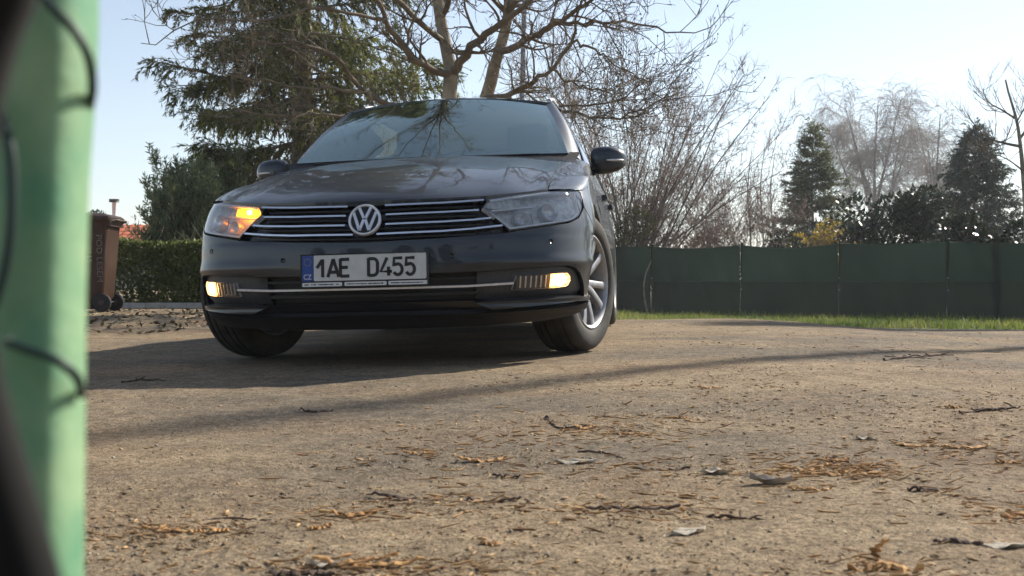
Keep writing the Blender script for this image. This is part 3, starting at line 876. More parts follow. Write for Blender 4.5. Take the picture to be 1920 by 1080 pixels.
def ground_material():
    m = bpy.data.materials.new('dirt_yard')
    m.use_nodes = True
    nt = m.node_tree; N = nt.nodes; L = nt.links
    b = N['Principled BSDF']
    b.inputs['Roughness'].default_value = 0.92
    b.inputs['Specular IOR Level'].default_value = 0.25
    tc = N.new('ShaderNodeTexCoord')
    def noise(scale, det=5, rough=.55, stretch=None):
        n = N.new('ShaderNodeTexNoise'); n.inputs['Scale'].default_value = scale; n.inputs['Detail'].default_value = det; n.inputs['Roughness'].default_value = rough
        if stretch:
            mp = N.new('ShaderNodeMapping'); mp.inputs['Scale'].default_value = stretch; mp.inputs['Rotation'].default_value = (0, 0, math.radians(-28))
            L.new(tc.outputs['Object'], mp.inputs[0]); L.new(mp.outputs[0], n.inputs['Vector'])
        else:
            L.new(tc.outputs['Object'], n.inputs['Vector'])
        return n.outputs['Fac']
    def ramp(f, a, ca, c, cc):
        r = N.new('ShaderNodeValToRGB'); r.color_ramp.elements[0].position = a; r.color_ramp.elements[1].position = c
        r.color_ramp.elements[0].color = (*ca, 1); r.color_ramp.elements[1].color = (*cc, 1); L.new(f, r.inputs[0]); return r.outputs[0]
    def mix(f, a, c, mode='MIX'):
        x = N.new('ShaderNodeMix'); x.data_type = 'RGBA'; x.blend_type = mode
        if isinstance(f, float): x.inputs[0].default_value = f
        else: L.new(f, x.inputs[0])
        L.new(a, x.inputs[6]); L.new(c, x.inputs[7]); return x.outputs[2]
    tan = ramp(noise(7.0, 6), .3, (.285, .222, .145), .72, (.43, .345, .235))
    grey = ramp(noise(11.0, 6), .3, (.165, .142, .112), .72, (.275, .235, .180))
    big = ramp(noise(.55, 4, .6, (1, 1.9, 1)), .44, (0, 0, 0), .60, (1, 1, 1))
    col = mix(big, tan, grey)
    red = ramp(noise(16.0, 6), .3, (.205, .138, .088), .72, (.325, .230, .150))
    col = mix(ramp(noise(1.3, 5, .6), .50, (0, 0, 0), .70, (.8, .8, .8)), col, red)
    speck = ramp(noise(150, 3, .7), .40, (.45, .42, .38), .60, (1.38, 1.35, 1.30))
    col = mix(.75, col, speck, 'MULTIPLY')
    sp2 = ramp(noise(60, 4, .7), .36, (.50, .47, .44), .54, (1.08, 1.06, 1.03))
    col = mix(.85, col, sp2, 'MULTIPLY')
    sp3 = ramp(noise(24, 5, .65), .38, (.72, .70, .68), .60, (1.12, 1.10, 1.08))
    col = mix(.8, col, sp3, 'MULTIPLY')
    v = N.new('ShaderNodeTexVoronoi'); v.inputs['Scale'].default_value = 42; L.new(tc.outputs['Object'], v.inputs['Vector'])
    pale = ramp(v.outputs['Distance'], .05, (.36, .32, .26), .16, (0, 0, 0))
    pf = ramp(v.outputs['Distance'], .05, (.55, .55, .55), .15, (0, 0, 0))
    sel = N.new('ShaderNodeMath'); sel.operation = 'MULTIPLY'
    gt = N.new('ShaderNodeMath'); gt.operation = 'GREATER_THAN'; gt.inputs[1].default_value = .80
    sx = N.new('ShaderNodeSeparateXYZ'); L.new(v.outputs['Color'], sx.inputs[0]); L.new(sx.outputs[0], gt.inputs[0])
    L.new(gt.outputs[0], sel.inputs[0]); L.new(pf, sel.inputs[1])
    col = mix(sel.outputs[0], col, pale)
    L.new(col, b.inputs['Base Color'])
    bp = N.new('ShaderNodeBump'); bp.inputs['Distance'].default_value = .011; bp.inputs['Strength'].default_value = .9
    ad = N.new('ShaderNodeMath'); ad.operation = 'ADD'
    L.new(noise(45, 6, .65), ad.inputs[0]); L.new(noise(170, 4, .7), ad.inputs[1]); L.new(ad.outputs[0], bp.inputs['Height'])
    L.new(bp.outputs[0], b.inputs['Normal'])
    return m

def spaced(segs):
    out = [np.linspace(a, c, n, endpoint=False) for a, c, n in segs]
    return np.unique(np.concatenate(out + [[segs[-1][1]]]))
gx = spaced([(-900, -100, 12), (-100, -14, 30), (-14, -3, 60), (-3, 4, 200), (4, 16, 70), (16, 100, 30), (100, 900, 13)])
gy = spaced([(-300, -20, 14), (-20, .3, 20), (.3, 1.2, 16), (1.2, 5, 190), (5, 12, 90), (12, 32, 60), (32, 120, 24), (120, 2500, 14)])
XX, YY = np.meshgrid(gx, gy, indexing='ij')
ZZ = gz_fine(XX, YY)
_n, _m = XX.shape
_I = np.arange(_n * _m).reshape(_n, _m)
_F = np.stack([_I[:-1, :-1], _I[1:, :-1], _I[1:, 1:], _I[:-1, 1:]], -1).reshape(-1, 4)
ground = mesh('ground', np.stack([XX, YY, ZZ], -1).reshape(-1, 3), _F, ground_material())
tag(ground, 'trodden brown dirt yard strewn with bark', None, None, 'structure')

# ---- fence geometry (line on the ground)
FP0, FD = np.array([3.42, 27.3]), np.array([1.923, -1.233])
FH = 1.65
# verge sheet between yard edge and fence
def verge_edge(s):            # front edge of the grass, s along the fence
    p = FP0 + FD * s
    n = np.array([-.54, -.84])
    return p + n * (5.9 + .35 * math.sin(s * 1.7) + .2 * math.sin(s * 4.1 + 1))
M_GRASSBED = mat('grass_bed', (.030, .045, .012), .95, col2=(.060, .075, .022), scale=1.5, bump=.01, bscale=25)
P = []
for s in np.linspace(-4, 7, 70):
    a = verge_edge(s); c = FP0 + FD * s + np.array([.54, .84]) * 3.0
    P.append([(*(a + (c - a) * t), float(gz(*(a + (c - a) * t))) + .004 + .03 * min(1, t * 6)) for t in np.linspace(0, 1, 24)])
mb = MB(); mb.grid(P); o = mb.build('grass_verge', M_GRASSBED)
tag(o, 'strip of grass ground in front of the green fence', None, None, 'structure')
rg = np.random.default_rng(11)
nb = 26000
sv = rg.uniform(-3.8, 6.8, nb); tv = rg.beta(1.0, 1.6, nb)
E0 = np.array([verge_edge(q) for q in sv]); E1 = FP0 + FD * sv[:, None] + np.array([.54, .84]) * .4
bp_ = E0 + (E1 - E0) * tv[:, None]
bz = gz(bp_[:, 0], bp_[:, 1]) + .02
hgt = rg.uniform(.05, .15, nb) * (0.6 + .8 * vnoise(bp_[:, 0] * 1.3, bp_[:, 1] * 1.3, 9)); an = rg.uniform(0, 6.28, nb); wd = rg.uniform(.006, .014, nb)
ln = np.stack([rg.normal(0, .05, nb), rg.normal(0, .05, nb), hgt], 1)
b0 = np.stack([bp_[:, 0], bp_[:, 1], bz], 1); sd = np.stack([np.cos(an) * wd, np.sin(an) * wd, 0 * an], 1)
V = np.stack([b0 - sd, b0 + sd, b0 + ln], 1).reshape(-1, 3)
o = mesh('grass', V, np.arange(nb * 3).reshape(-1, 3), leaf_mat('grass_blades', (.11, .18, .03), (.30, .30, .08), .4, .6, .9, .4), smooth=False)
tag(o, 'short green grass growing along the foot of the fence', 'grass', None, 'stuff')

CAR = build_car()
# ------------------------------------------------------------------ vegetation tools
def at(px, py, d):
    """point at depth d metres seen at photo position (px, py)"""
    return np.array([(px - 960) / 2101.3 * d, d, CAM_H + (524.7 - py) / 2101.3 * d])
def norm(v):
    return v / (np.linalg.norm(v, axis=-1, keepdims=True) + 1e-12)
def tubes(P, R, k=4):
    """P (B,n,3), R (B,n) -> verts, quads"""
    B, n = P.shape[:2]
    T = norm(np.gradient(P, axis=1))
    ref = np.where(np.abs(T[:, :1, 2:3]) < .8, np.array([0, 0, 1.]), np.array([1., 0, 0]))
    A = norm(np.cross(np.broadcast_to(ref, T.shape), T)); C = np.cross(T, A)
    th = np.arange(k) * 2 * math.pi / k
    V = P[:, :, None] + R[:, :, None, None] * (np.cos(th)[:, None] * A[:, :, None] + np.sin(th)[:, None] * C[:, :, None])
    I = np.arange(B * n * k).reshape(B, n, k)
    F = np.stack([I[:, :-1], I[:, 1:], np.roll(I[:, 1:], -1, 2), np.roll(I[:, :-1], -1, 2)], -1).reshape(-1, 4)
    return V.reshape(-1, 3), F
def grow(rg, P, R, per, length, angle, n=5, trop=(0, 0, 0), wig=.15, trange=(.2, 1.0), rr=.5, tip=.25, rmin=.002, lfall=0.0, side=None):
    """children of polylines P (B,n,3)"""
    B, m = P.shape[:2]
    per = np.broadcast_to(np.asarray(per), (B,))
    idx = np.repeat(np.arange(B), per); K = len(idx)
    t = rg.uniform(trange[0], trange[1], K)
    f = t * (m - 1.001); i = f.astype(int); fr = (f - i)[:, None]
    p0 = P[idx, i] * (1 - fr) + P[idx, i + 1] * fr
    r0 = R[idx, i] * (1 - fr[:, 0]) + R[idx, i + 1] * fr[:, 0]
    T = norm(P[idx, i + 1] - P[idx, i])
    q = rg.normal(size=(K, 3))
    if side is not None: q = q * np.asarray(side)
    perp = norm(q - T * (q * T).sum(1, keepdims=True))
    a = np.radians(rg.uniform(angle[0], angle[1], K))[:, None]
    d = norm(T * np.cos(a) + perp * np.sin(a))
    L = rg.uniform(length[0], length[1], K) * (1 - lfall * t)
    out = np.zeros((K, n, 3)); out[:, 0] = p0
    tr = np.asarray(trop, float)
    for s in range(1, n):
        d = norm(d + tr / (n - 1) + rg.normal(size=(K, 3)) * wig)
        out[:, s] = out[:, s - 1] + d * (L / (n - 1))[:, None]
    rb = np.maximum(r0 * rr, rmin)
    Ro = rb[:, None] * np.linspace(1, tip, n)[None]
    return out, np.maximum(Ro, rmin * .6)
def poly(pts, n):
    """resample a hand-set polyline smoothly"""
    c = catmull(np.asarray(pts, float), 10)
    s = np.concatenate([[0], np.cumsum(np.linalg.norm(np.diff(c, axis=0), axis=1))])
    q = np.linspace(0, s[-1], n)
    return np.stack([np.interp(q, s, c[:, i]) for i in range(3)], 1)
def leaves(rg, P, D, L, W, flat=None):
    """diamond leaves at P pointing along D"""
    N = len(P); D = norm(D)
    q = rg.normal(size=(N, 3)) if flat is None else np.broadcast_to(np.asarray(flat, float), (N, 3)) + rg.normal(size=(N, 3)) * .35
    A = norm(np.cross(D, q)); L = np.broadcast_to(np.asarray(L, float), (N,))[:, None]; W = np.broadcast_to(np.asarray(W, float), (N,))[:, None]
    nn = np.cross(A, D)
    V = np.stack([P, P + D * L * .45 + A * W + nn * W * .3, P + D * L, P + D * L * .45 - A * W + nn * W * .3], 1).reshape(-1, 3)
    return V, np.arange(N * 4).reshape(-1, 4)
def join(parts):
    V = []; F = []; n = 0
    for v, f in parts:
        V.append(v); F.append(f + n); n += len(v)
    return np.vstack(V), np.vstack(F)
def along(rg, P, per, t0=.1, t1=1.0):
    """random points and tangents on polylines"""
    B, m = P.shape[:2]; idx = np.repeat(np.arange(B), per); t = rg.uniform(t0, t1, len(idx)); f = t * (m - 1.001); i = f.astype(int); fr = (f - i)[:, None]
    return P[idx, i] * (1 - fr) + P[idx, i + 1] * fr, norm(P[idx, i + 1] - P[idx, i])

M_BARK = mat('bark', (.17, .145, .105), .9, col2=(.36, .31, .23), scale=6, bump=.01, bscale=30)
M_BARK2 = mat('twig_bark', (.105, .085, .062), .85, col2=(.19, .155, .11), scale=4)
M_HAZEL = mat('hazel_stems', (.13, .102, .078), .85, col2=(.26, .21, .155), scale=3)
M_HAZELT = mat('hazel_twigs', (.25, .18, .157), .85, col2=(.37, .285, .25), scale=2)
M_BIRCH = mat('birch_twigs', (.38, .36, .345), .85, col2=(.52, .50, .48), scale=1.5)
M_BIRCHB = mat('birch_bark', (.22, .20, .185), .8, col2=(.42, .40, .37), scale=4)
M_NEEDLE = leaf_mat('spruce_needles', (.080, .105, .028), (.205, .205, .055), .5, .6, .9, .45)
M_NEEDLE2 = leaf_mat('blue_spruce_needles', (.085, .105, .058), (.165, .180, .090), .42, .6, .9, .4)
M_NEEDLE3 = leaf_mat('dark_conifer_needles', (.050, .075, .058), (.085, .112, .082), .25, .6, .9, .4)
M_PINE = leaf_mat('pine_needles', (.14, .185, .085), (.30, .35, .19), .55, .55, 1.2, .4)
M_HEDGE = leaf_mat('hedge_leaves', (.065, .090, .022), (.16, .19, .058), .45, .5, 1.5, .45)
M_LAUREL = leaf_mat('laurel_leaves', (.020, .032, .016), (.038, .052, .026), .2, .25, 1.0, .4, .7)
M_YELLOW = leaf_mat('yellow_leaves', (.30, .22, .025), (.42, .32, .06), .55, .6, 1.2, .4)
M_IVY = leaf_mat('ivy_leaves', (.10, .105, .035), (.20, .18, .07), .35, .6, 1.2, .4)

def tree_root(name, loc, label, cat, group=None):
    return empty(name, loc, label, cat, group)
def part_mesh(name, VF, m, root, smooth=True):
    V, F = VF
    o = mesh(name, V - np.array(root.location), F, m, root, smooth)
    if name in ('branches', 'twigs', 'stems', 'needles', 'foliage', 'catkins', 'buds'):
        o['kind'] = 'stuff'
    return o

# ---------------------------------------------------------------- bare trees behind the car
def bare_tree(name, label, base, trunk, limbs, seed, up_extra=True, m2=M_BARK2):
    """trunk / limbs: list of ((points), r0, r1)"""
    rg = np.random.default_rng(seed)
    root = tree_root(name, base, label, 'tree', 'bare trees')
    tb = []
    for pts, r0, r1 in trunk:
        p = poly(pts, 26)[None]; tb.append(tubes(p, np.linspace(r0, r1, 26)[None], 10))
    part_mesh('trunk', join(tb), M_BARK, root)
    P1 = []; R1 = []; lb = []
    cnt = []
    for lim in limbs + trunk[1:]:
        pts, r0, r1 = lim[:3]; cnt.append(lim[3] if len(lim) > 3 else 14)
        p = poly(pts, 18); w = rg.normal(size=(18, 3)) * .018; p = p + w; P1.append(p); R1.append(np.linspace(r0, r1, 18))
    P1 = np.array(P1); R1 = np.array(R1)
    lb.append(tubes(P1[:len(limbs)], R1[:len(limbs)], 7))
    A, RA = grow(rg, P1, R1, np.array(cnt), (.3, .95), (28, 65), 7, (0, 0, .35), .16, (.12, 1.0), .5, .3, .0055)
    B, RB = grow(rg, A, RA, 6, (.15, .45), (30, 65), 5, (0, 0, .3), .2, (.2, 1.0), .6, .4, .0042)
    C, RC = grow(rg, B, RB, 3, (.06, .20), (30, 60), 4, (0, 0, .35), .2, (.3, 1.0), .7, .6, .0034)
    lb += [tubes(A, RA, 5), tubes(B, RB, 4), tubes(C, RC, 3)]
    part_mesh('crown', join(lb), m2, root)
    bp, bd = C[:, -1], norm(C[:, -1] - C[:, -2])
    sel = rg.random(len(bp)) < .5
    part_mesh('buds', leaves(rg, bp[sel], bd[sel], .035, .009), M_BARK2, root)
    return root

def pts(*q):
    return [at(*v) for v in q]
bare_tree('bare_tree', 'bare tree with pale forked trunk rising behind the car roof', tuple(at(838, 578, 14)),
    [(pts((838, 580, 14), (842, 300, 14), (843, 190, 14), (846, 131, 14)), .120, .092),
     (pts((846, 135, 14), (836, 85, 14), (826, 36, 14), (814, -60, 13.9), (800, -220, 13.8), (770, -460, 13.8)), .085, .02)],
    [(pts((846, 133, 14), (870, 110, 13.6), (905, 72, 13.2), (945, 40, 12.8), (1010, -20, 12.3), (1090, -130, 11.8)), .06, .012),
     (pts((845, 140, 14), (805, 126, 13.7), (776, 111, 13.3), (745, 75, 13), (722, 36, 12.6), (690, -40, 12.2), (640, -160, 12)), .05, .012),
     (pts((842, 260, 14), (770, 215, 13.4), (694, 173, 13), (655, 138, 12.7), (628, 110, 12.4), (600, 90, 12.2), (560, 82, 12), (500, 80, 11.8), (450, 66, 11.6)), .045, .008),
     (pts((842, 290, 14), (740, 235, 13.2), (660, 222, 12.6), (590, 214, 12.2), (520, 213, 12), (450, 205, 11.8), (415, 186, 11.7)), .032, .006),
     (pts((694, 173, 13), (620, 168, 12.4), (560, 165, 12), (490, 150, 11.7), (430, 142, 11.5), (390, 125, 11.3)), .024, .005, 9),
     (pts((722, 36, 12.6), (600, 20, 12), (480, 40, 11.6), (380, 36, 11.4), (330, 58, 11.2), (290, 84, 11.1), (268, 80, 11)), .022, .004, 4),
     (pts((836, 85, 14), (780, 40, 13.4), (700, -40, 12.6), (560, -120, 11.8), (460, -180, 11), (380, -260, 10.2)), .04, .008),
     (pts((826, 36, 14), (860, -60, 13), (880, -200, 12), (840, -380, 11), (760, -560, 10.2)), .04, .008),
     (pts((814, -60, 13.9), (720, -200, 12.6), (600, -330, 11.4), (460, -480, 10.2)), .035, .008)]
    + [([at(770, -460, 13.8), np.array([-1.6, 13.6, 9.0]), np.array(q) * .5 + np.array([-.9, 6.8, 5.2]), np.array(q)], .05, .01, 26) for q in
       ((-1.0, 13.2, 15.5), (-3.2, 12.6, 14.6), (-4.8, 13.8, 12.8), (-3.6, 15.6, 14.2), (-2.0, 11.2, 12.4), (-5.4, 12.0, 11.0), (-3.4, 11.0, 10.6))], 21)
bare_tree('bare_tree', 'bare tree with second trunk leaning right beside the grey lamp post', tuple(at(892, 576, 14.8)),
    [(pts((892, 578, 14.8), (905, 230, 14.8), (918, 165, 14.7), (928, 120, 14.6)), .10, .085),
     (pts((928, 122, 14.6), (942, 76, 14.5), (951, 36, 14.4), (965, -60, 14.2), (990, -260, 14), (1010, -440, 13.8)), .078, .02)],
    [(pts((938, 95, 14.5), (975, 82, 14.2), (1013, 63, 13.8), (1050, 40, 13.2), (1110, 0, 12.6), (1170, -60, 12)), .05, .010),
     (pts((912, 190, 14.7), (955, 178, 14.2), (1000, 155, 13.7), (1028, 127, 13.2), (1060, 98, 13), (1075, 76, 12.9), (1083, 36, 12.7), (1105, -50, 12.5)), .042, .010),
     (pts((908, 235, 14.8), (990, 214, 13.8), (1043, 204, 13), (1090, 199, 12.6), (1130, 193, 12.3), (1174, 178, 12), (1197, 155, 11.8), (1212, 132, 11.7)), .028, .006),
     (pts((1043, 206, 13), (1100, 215, 12.5), (1148, 224, 12.2), (1221, 196, 11.8), (1275, 172, 11.6)), .020, .005),
     (pts((1013, 63, 13.8), (1045, 46, 13.4), (1119, 47, 12.8), (1174, 40, 12.4), (1229, 51, 12.1), (1258, 63, 12), (1290, 70, 11.9), (1331, 56, 11.8)), .028, .005),
     (pts((1070, 80, 12.9), (1119, 97, 12.6), (1152, 120, 12.4), (1195, 145, 12.2), (1222, 165, 12.1)), .018, .004),
     (pts((1028, 127, 13.2), (1075, 160, 12.8), (1130, 172, 12.5), (1170, 200, 12.3)), .018, .004),
     (pts((951, 36, 14.4), (1000, -60, 13.2), (1080, -160, 12), (1180, -280, 11)), .04, .008)], 22)
# ---------------------------------------------------------------- conifers
def ground_at(px, d):
    x = (px - 960) / 2101.3 * d
    return np.array([x, d, float(gz(x, d))])
def spruce(label, base, H, R, z0, seed, m, whorl=.34, per=6, droop=-.5, sub=(.25, .55), n_sub=18, n_leaf=13, leaf=(.10, .17), lw=.011, prof=None, hang=-.9, side=None, name='spruce_tree', group='spruces', cat='tree', up0=15):
    rg = np.random.default_rng(seed)
    base = np.asarray(base, float)
    root = tree_root(name, tuple(base), label, cat, group)
    tp = base + np.array([[0, 0, -.1], [.02, 0, H * .3], [-.03, .02, H * .65], [0, 0, H]])
    p = poly(tp, 16)[None]
    rt = H * .0145
    part_mesh('trunk', tubes(p, np.linspace(rt, .012, 16)[None], 8), M_BARK, root)
    zs = []; z = z0
    while z < H * .985:
        zs.append(z); z += whorl * (1 - .45 * z / H) * rg.uniform(.8, 1.2)
    st = []; dr = []; ln = []
    for z in zs:
        k = per; a0 = rg.uniform(0, 6.28)
        for i in range(k):
            a = a0 + 6.283 * i / k + rg.normal(0, .25)
            f = prof(z / H) if prof else (1 - (z / H)) ** .85
            st.append(base + np.array([0, 0, z + rg.normal(0, .05)])); e = math.radians(up0 * (2.6 * z / H - .6) + rg.normal(0, 6))
            dr.append((math.cos(a) * math.cos(e), math.sin(a) * math.cos(e), math.sin(e))); ln.append(max(.12, R * f * rg.uniform(.72, 1.12)))
    st = np.array(st); d = norm(np.array(dr)); ln = np.array(ln); n = 8; K = len(ln)
    Bp = np.zeros((K, n, 3)); Bp[:, 0] = st
    for s in range(1, n):
        t = s / (n - 1)
        tr = np.array([0, 0, droop * (1 - 1.7 * t)]) / n
        d = norm(d + tr * 1.6 + rg.normal(size=(K, 3)) * .05)
        Bp[:, s] = Bp[:, s - 1] + d * (ln / (n - 1))[:, None]
    Br = np.linspace(1, .3, n)[None] * (ln * .009 + .004)[:, None]
    per2 = np.maximum(4, (n_sub * ln / max(ln.mean(), .1))).astype(int)
    S2, R2 = grow(rg, Bp, Br, per2, sub, (30, 65), 5, (0, 0, hang), .10, (.10, 1.0), .5, .5, .0025, .35, side)
    part_mesh('branches', join([tubes(Bp, Br, 5), tubes(S2, R2, 3)]), M_BARK, root)
    q, t = along(rg, S2, n_leaf, .05, 1.0)
    q2, t2 = along(rg, Bp, 14, .25, 1.0)
    q = np.vstack([q, q2]); t = np.vstack([t, t2])
    dd = norm(t + rg.normal(size=q.shape) * .42)
    part_mesh('needles', leaves(rg, q, dd, rg.uniform(leaf[0], leaf[1], len(q)), lw * rg.uniform(.7, 1.3, len(q))), m, root, smooth=False)
    return root
# big drooping spruce behind the car
spruce('tall dark spruce with drooping branches behind the left half of the car', ground_at(566, 19), 15.0, 3.1, 1.0, 31, M_NEEDLE, whorl=.44, per=7, sub=(.30, .70), n_sub=34, n_leaf=32, leaf=(.07, .13), lw=.0085,
       prof=lambda h: np.interp(h, [0, .08, .2, .3, .5, 1], [.50, .62, .74, .80, .62, .03]), hang=-1.3)
spruce('rounded spruce with grey-green tips behind the fence, left of the birches', ground_at(1524, 40), 6.3, 3.0, .3, 32, M_NEEDLE2, whorl=.46, per=10, sub=(.25, .65), n_sub=32, n_leaf=18, leaf=(.09, .15), lw=.013, hang=-.15, droop=-.35, up0=14, side=(1, 1, .12), prof=lambda h: (1 - h) ** 1.15 + .02)
spruce('blue-green spruce behind the fence near the right edge', ground_at(1828, 38), 6.0, 2.6, .3, 33, M_NEEDLE3, whorl=.40, per=9, sub=(.25, .6), n_sub=30, n_leaf=18, leaf=(.09, .15), lw=.013, hang=-.45, droop=-.4, up0=14, side=(1, 1, .25),
       prof=lambda h: np.interp(h, [0, .3, .6, .8, .95, 1], [1.0, .86, .54, .30, .13, .03]))
# pines: upright candles
def pine(label, base, H, W, seed, n_shoot, name='pine_shrub', group='pine shrubs'):
    rg = np.random.default_rng(seed); base = np.asarray(base, float)
    root = tree_root(name, tuple(base), label, 'shrub', group)
    K = 46
    a = rg.uniform(0, 6.283, K); e = np.radians(rg.uniform(28, 84, K))
    d = np.stack([np.cos(a) * np.cos(e), np.sin(a) * np.cos(e), np.sin(e)], 1); L = 1 / np.sqrt((np.cos(e) / (W / 2)) ** 2 + (np.sin(e) / H) ** 2) * rg.uniform(.7, 1.0, K)
    Pp = np.zeros((K, 7, 3)); Pp[:, 0] = base + rg.normal(size=(K, 3)) * .05
    for s in range(1, 7):
        d = norm(d + np.array([0, 0, .12]) + rg.normal(size=(K, 3)) * .08); Pp[:, s] = Pp[:, s - 1] + d * (L / 6)[:, None]
    Rp = np.linspace(.03, .008, 7)[None] * np.ones((K, 1))
    A, RA = grow(rg, Pp, Rp, 9, (.25, .55), (30, 60), 4, (0, 0, .9), .1, (.35, 1.0), .5, .6, .004)
    B, RB = grow(rg, A, RA, n_shoot, (.15, .32), (20, 50), 4, (0, 0, 1.4), .08, (.3, 1.0), .6, .7, .003)
    part_mesh('branches', join([tubes(Pp, Rp, 6), tubes(A, RA, 4), tubes(B, RB, 3)]), M_BARK, root)
    q, t = along(rg, B, 17, .1, 1.0)
    dd = norm(t * .8 + rg.normal(size=q.shape) * .5)
    part_mesh('needles', leaves(rg, q, dd, rg.uniform(.06, .11, len(q)), .0105), M_PINE, root, smooth=False)
    return root
pine('pale green pine shrub with upright shoots above the clipped hedge', ground_at(362, 17), 2.2, 1.8, 41, 8)
pine('taller dark pine shrub between the spruce and the pale pine', ground_at(440, 18.0), 3.0, 2.3, 42, 8)

# ---------------------------------------------------------------- clipped hedge
def leafy_block(name, label, x0, x1, y0, y1, h, seed, n, m, size=.05, group=None, cat='hedge', top_wave=.05):
    rg = np.random.default_rng(seed)
    xc, yc = (x0 + x1) / 2, (y0 + y1) / 2
    base = np.array([xc, yc, float(gz(xc, yc))])
    root = tree_root(name, tuple(base), label, cat, group)
    x = rg.uniform(x0, x1, n); f = rg.random(n); dpt = rg.exponential(.05, n)
    y = np.where(f < .55, y0 + dpt, np.where(f < .85, rg.uniform(y0, y1, n), y1 - dpt))
    zt = h * (1 + top_wave * (vnoise(x * 2.2, y * 2.2, seed) - .5) * 2)
    zz_ = np.where((f >= .55) & (f < .85), zt - rg.exponential(.05, n), rg.random(n) ** .9 * zt)
    y = y + (vnoise(x * 3, zz_ * 3, seed + 1) - .5) * .16
    q = np.stack([x, y, base[2] + zz_], 1)
    dd = rg.normal(size=(n, 3)) + np.array([0, -.5, .6])
    part_mesh('foliage', leaves(rg, q, dd, rg.uniform(.7, 1.4, n) * size, rg.uniform(.28, .42, n) * size), m, root, smooth=False)
    K = int((x1 - x0) * 9)
    sx = rg.uniform(x0, x1, K); P0 = np.stack([sx, rg.uniform(y0 + .1, y1 - .1, K), np.full(K, base[2] - .02)], 1)
    P = P0[:, None] + np.linspace(0, 1, 5)[None, :, None] * np.array([0, 0, h * .95]) + np.cumsum(rg.normal(size=(K, 5, 3)) * .03, 1)
    part_mesh('stems', tubes(P, np.linspace(.014, .004, 5)[None] * np.ones((K, 1)), 4), M_BARK, root)
    # dense inner twigs so that the block is not see-through
    A, RA = grow(rg, P, np.linspace(.014, .004, 5)[None] * np.ones((K, 1)), 14, (.15, .4), (30, 80), 4, (0, 0, .2), .25, (.1, 1), .5, .5, .003)
    part_mesh('twigs', tubes(A, RA, 3), M_BARK, root)
    return root
leafy_block('clipped_hedge', 'low clipped green hedge between the bin and the car', -5.05, -.6, 14.0, 14.9, .84, 51, 30000, M_HEDGE)
mb = MB()
kz = float(gz(-4, 13.8))
for k in range(9):
    mb = MB(); mb.box((-5.0 + k * .5 + .25, 13.83, kz + .012), (.494, .13, .09)); o = mb.build('kerb_stone', mat('concrete_kerb', (.40, .38, .35), .85, var=.15, scale=9, bump=.002) if k == 0 else bpy.data.materials['concrete_kerb'], None, smooth=False)
    if k == 0:
        KERB = tag(empty('kerb', (-5, 13.83, kz), None, None), 'pale concrete kerb', None, None, 'structure')
    o.parent = KERB; o.matrix_parent_inverse = Matrix.Translation((5, -13.83, -kz))

# ---------------------------------------------------------------- hazel and other bare shrubs
def hazel(label, base, H, n_stem, spread, seed, m1=M_HAZEL, m2=M_HAZELT, name='hazel_shrub', r=.022, nA=9, nB=6, catkin=True, lean=(0, 0), group='bare shrubs', nC=2, lens=((.5, 1.3), (.25, .6), (.1, .28)), rmin=.0042):
    rg = np.random.default_rng(seed); base = np.asarray(base, float)
    root = tree_root(name, tuple(base), label, 'shrub', group)
    a = rg.uniform(0, 6.283, n_stem); e = rg.beta(1.2, 1.4, n_stem) * math.radians(spread)
    d = np.stack([np.cos(a) * np.sin(e) + lean[0], np.sin(a) * np.sin(e) * .7 + lean[1], np.cos(e)], 1); d = norm(d)
    L = H * rg.uniform(.62, 1.08, n_stem); n = 10
    P = np.zeros((n_stem, n, 3)); P[:, 0] = base + rg.normal(size=(n_stem, 3)) * np.array([.28, .28, 0])
    for s in range(1, n):
        d = norm(d + np.array([0, 0, -.012]) + rg.normal(size=(n_stem, 3)) * .035 + np.stack([np.cos(a), np.sin(a), 0 * a], 1) * .03); P[:, s] = P[:, s - 1] + d * (L / (n - 1))[:, None]
    Rr = rg.uniform(.6, 1.2, n_stem)[:, None] * r * np.linspace(1, .28, n)[None]
    A, RA = grow(rg, P, Rr, nA, lens[0], (18, 45), 6, (0, 0, .15), .09, (.25, 1.0), .45, .4, rmin)
    B, RB = grow(rg, A, RA, nB, lens[1], (25, 55), 4, (0, 0, .1), .12, (.2, 1.0), .6, .5, rmin * .85)
    C, RC = grow(rg, B, RB, nC, lens[2], (25, 60), 3, (0, 0, .1), .12, (.3, 1.0), .7, .6, rmin * .75)
    for i_ in range(n_stem):
        part_mesh('stem', tubes(P[i_:i_ + 1], Rr[i_:i_ + 1], 6), m1, root)
    part_mesh('branches', tubes(A, RA, 4), m1, root)
    part_mesh('twigs', join([tubes(B, RB, 3), tubes(C, RC, 3)]), m2, root)
    if catkin:
        q, t = along(rg, B, 1, .3, 1.0)
        dd = np.array([0, 0, -1.]) + rg.normal(size=q.shape) * .12
        part_mesh('catkins', leaves(rg, q, dd, rg.uniform(.06, .13, len(q)), .010), M_CATKIN, root, smooth=False)
    return root
M_CATKIN = mat('catkins', (.20, .155, .085), .8, col2=(.30, .25, .15), scale=3, island=.3)
hazel('large bare multi-stemmed hazel behind the fence, right of the car', ground_at(1178, 30.5), 7.0, 58, 40, 61, lean=(.05, 0), nA=11, nB=6, nC=2, rmin=.0068, r=.030)
hazel('small bare pinkish shrub between the hazel and the spruce behind the fence', ground_at(1330, 33), 4.3, 18, 48, 62, r=.016, nA=9, nB=7, rmin=.006, m2=mat('pink_twigs', (.20, .12, .105), .85, col2=(.30, .19, .165), scale=2))
hazel('low bare twiggy shrub at the foot of the thin bare stems', ground_at(1412, 32), 3.7, 16, 40, 63, r=.014, nA=9, nB=7, rmin=.006)
